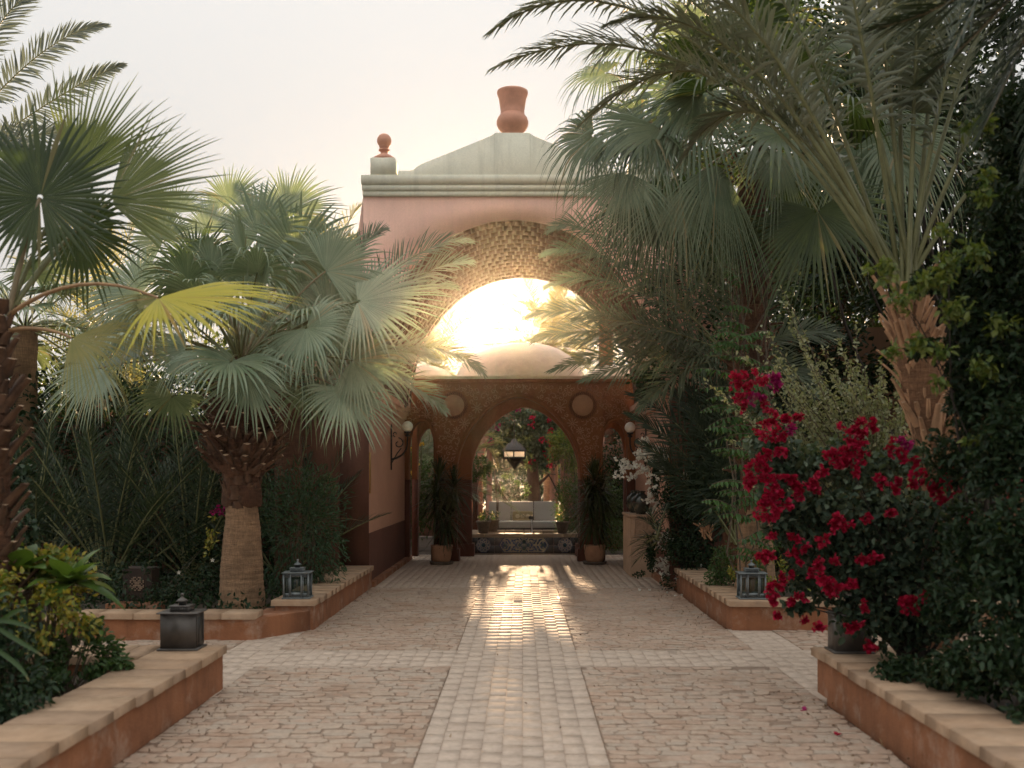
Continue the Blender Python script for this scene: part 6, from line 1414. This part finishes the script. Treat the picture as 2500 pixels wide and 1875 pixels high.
L=[sp(x,y,24.4,rr) for x,y,rr in ((1370,1075,26),(1390,1100,30),(1360,1100,22),(1385,1050,22),(1405,1070,28),(1350,1070,16),(1395,1135,22))]
bush('feathery_shrub','pale yellow green feathery shrub hanging at the right inside the central arch','shrub',(1.6,24.4,0),L,2600,.085,'bright',.22,24,.014,.5,seed=32)
L=[sp(x,y,22.6,rr) for x,y,rr in ((1165,1130,22),(1180,1150,18),(1155,1160,16),(1190,1135,14),(1150,1100,14))]
bush('light_green_shrub','light green shrub hanging over the left pier inside the central arch','shrub',(-1.2,22.7,0),L,900,.07,'bush',.4,16,.01,.5,seed=33)
L=[sp(x,y,21.4,rr) for x,y,rr in ((1025,1060,8),(1020,1130,6),(1010,1100,8),(1030,1085,6),(1005,1150,6),(1015,1180,5))]
bush('yellow_flowering_stem','thin stem with small yellow flowers seen in the small left arch','shrub',(P(1012,1300,21.4)[0],21.4,0),L,110,.05,'yellow_flower',.8,8,.02,.8,seed=34)
t=thing('vine_clad_trunk','brown palm trunk with creeper seen through the small right arch','tree',(P(1500,1200,24)[0],24,0)); x=P(1500,1200,24)[0]
trunk(t,x,24,0,4.2,.17,.13,'fibre',lean=(-.15,0)); boots(t,[(x,24,.6),(x-.12,24,4)],lambda u:.16,40,BOOT,0,1,91,.6)
mb=MB(); leaves(mb,blob_points(500,[((x+.12,23.85,2.6),(.22,.15,.5)),((x+.1,23.85,1.9),(.2,.15,.5))],.6,r),.07,.6,r=r); mb.build('creeper',M['bush_dark'],t,kind='stuff')
# woody climbing stems inside the arch
t=thing('woody_climber','bare twisting climber stems beside the slim left column','climber',(-.75,24.8,0)); mb=MB()
for a,b,c in (((870,1190),(905,860),(860,640)),((900,1200),(880,950),(930,700)),((880,700),(930,850),(1010,935)),((960,610),(1060,590),(1105,500)),((870,720),(900,820),(980,930)),((1320,610),(1390,650),(1480,655)),((840,480),(880,700),(870,900)),((1580,500),(1560,620),(1570,720))):
    q=[P(1000+u[0]*.2411,1000+u[1]*.2411,24.8) for u in (a,b,c)]; mb.tube(curve(*q,10),.016,5)
mb.build('stems',M['twig'],t); rr=np.random.default_rng(66); mb=MB(); leaves(mb,blob_points(150,[sp(1240,1160,24.8,(18,10,12)),sp(1265,1175,24.8,(14,10,16)),sp(1285,1190,24.8,(12,8,22)),sp(1222,1195,24.8,(10,8,20))],.8,rr),.07,.5,r=rr); mb.build('leaves',M['bush'],t,kind='stuff')
# leaf litter blown against the walls
lr=np.random.default_rng(333); q=[]
for x0,x1,y0,y1,k in ((-2.2,-1.9,3,7.4,70),(1.9,2.24,3,7.4,90),(-2.12,-1.8,10.4,14.3,50),(1.85,2.22,10.4,14.2,80),(-2,2,3,14,60),(-6,-2.7,9.3,9.7,40)):
    q.append(np.stack([lr.uniform(x0,x1,k),lr.uniform(y0,y1,k),np.full(k,.006)],1))
q=np.concatenate(q); mb=MB(); leaves(mb,q,.022,.5,r=lr,dirs=np.tile([0,0,.1],(len(q),1)),droop=0); mb.build('fallen_leaves',M['litter'],kind='stuff')
# fallen petals
for i,(px,py,m_,lab) in enumerate(((1562,1443,'white','white petal lying on the cobbles left of the other white petals'),(1586,1442,'white','white petal second from the left among those fallen on the cobbles'),(1629,1449,'white','white petal fallen on the cobbles just under the white flowers'),(1648,1456,'white','white petal on the cobbles nearest the camera among the white ones'),(1664,1455,'white','white petal on the cobbles closest to the right planter wall'),(1963,1735,'magenta','small fallen magenta flower on the cobbles farther from the camera'),(2043,1796,'red','fallen crimson flower on the cobbles nearest the camera'))):
    D=CZ*F/(py-1164); c=P(px,py,D); rr=np.random.default_rng(950+i); mb=MB(); pp=np.tile(c+np.array([0,0,.004]),(6,1))+rr.normal(0,.005,(6,3))*np.array([1,1,.2]); leaves(mb,pp,.030,.9,r=rr,dirs=np.tile([0,0,.25],(6,1)),droop=0)
    o=mb.build('fallen_flower',M[m_]); o['label']=lab; o['category']='petal'; o['group']='petals fallen on the cobbles'

# ------------------------------------------------------------------ evening haze
mb=MB(); mb.box(-60,60,-20,75,-1.06,15); hz=bpy.data.materials.new('haze'); hz.use_nodes=True; ht=hz.node_tree; ht.nodes.clear()
ho=ht.nodes.new("ShaderNodeOutputMaterial"); hv=ht.nodes.new("ShaderNodeVolumePrincipled"); hv.inputs['Color'].default_value=(1,.87,.68,1); hv.inputs['Density'].default_value=HAZE; hv.inputs['Anisotropy'].default_value=.92
ht.links.new(hv.outputs[0],ho.inputs['Volume']); mb.build('haze',hz,kind='stuff')
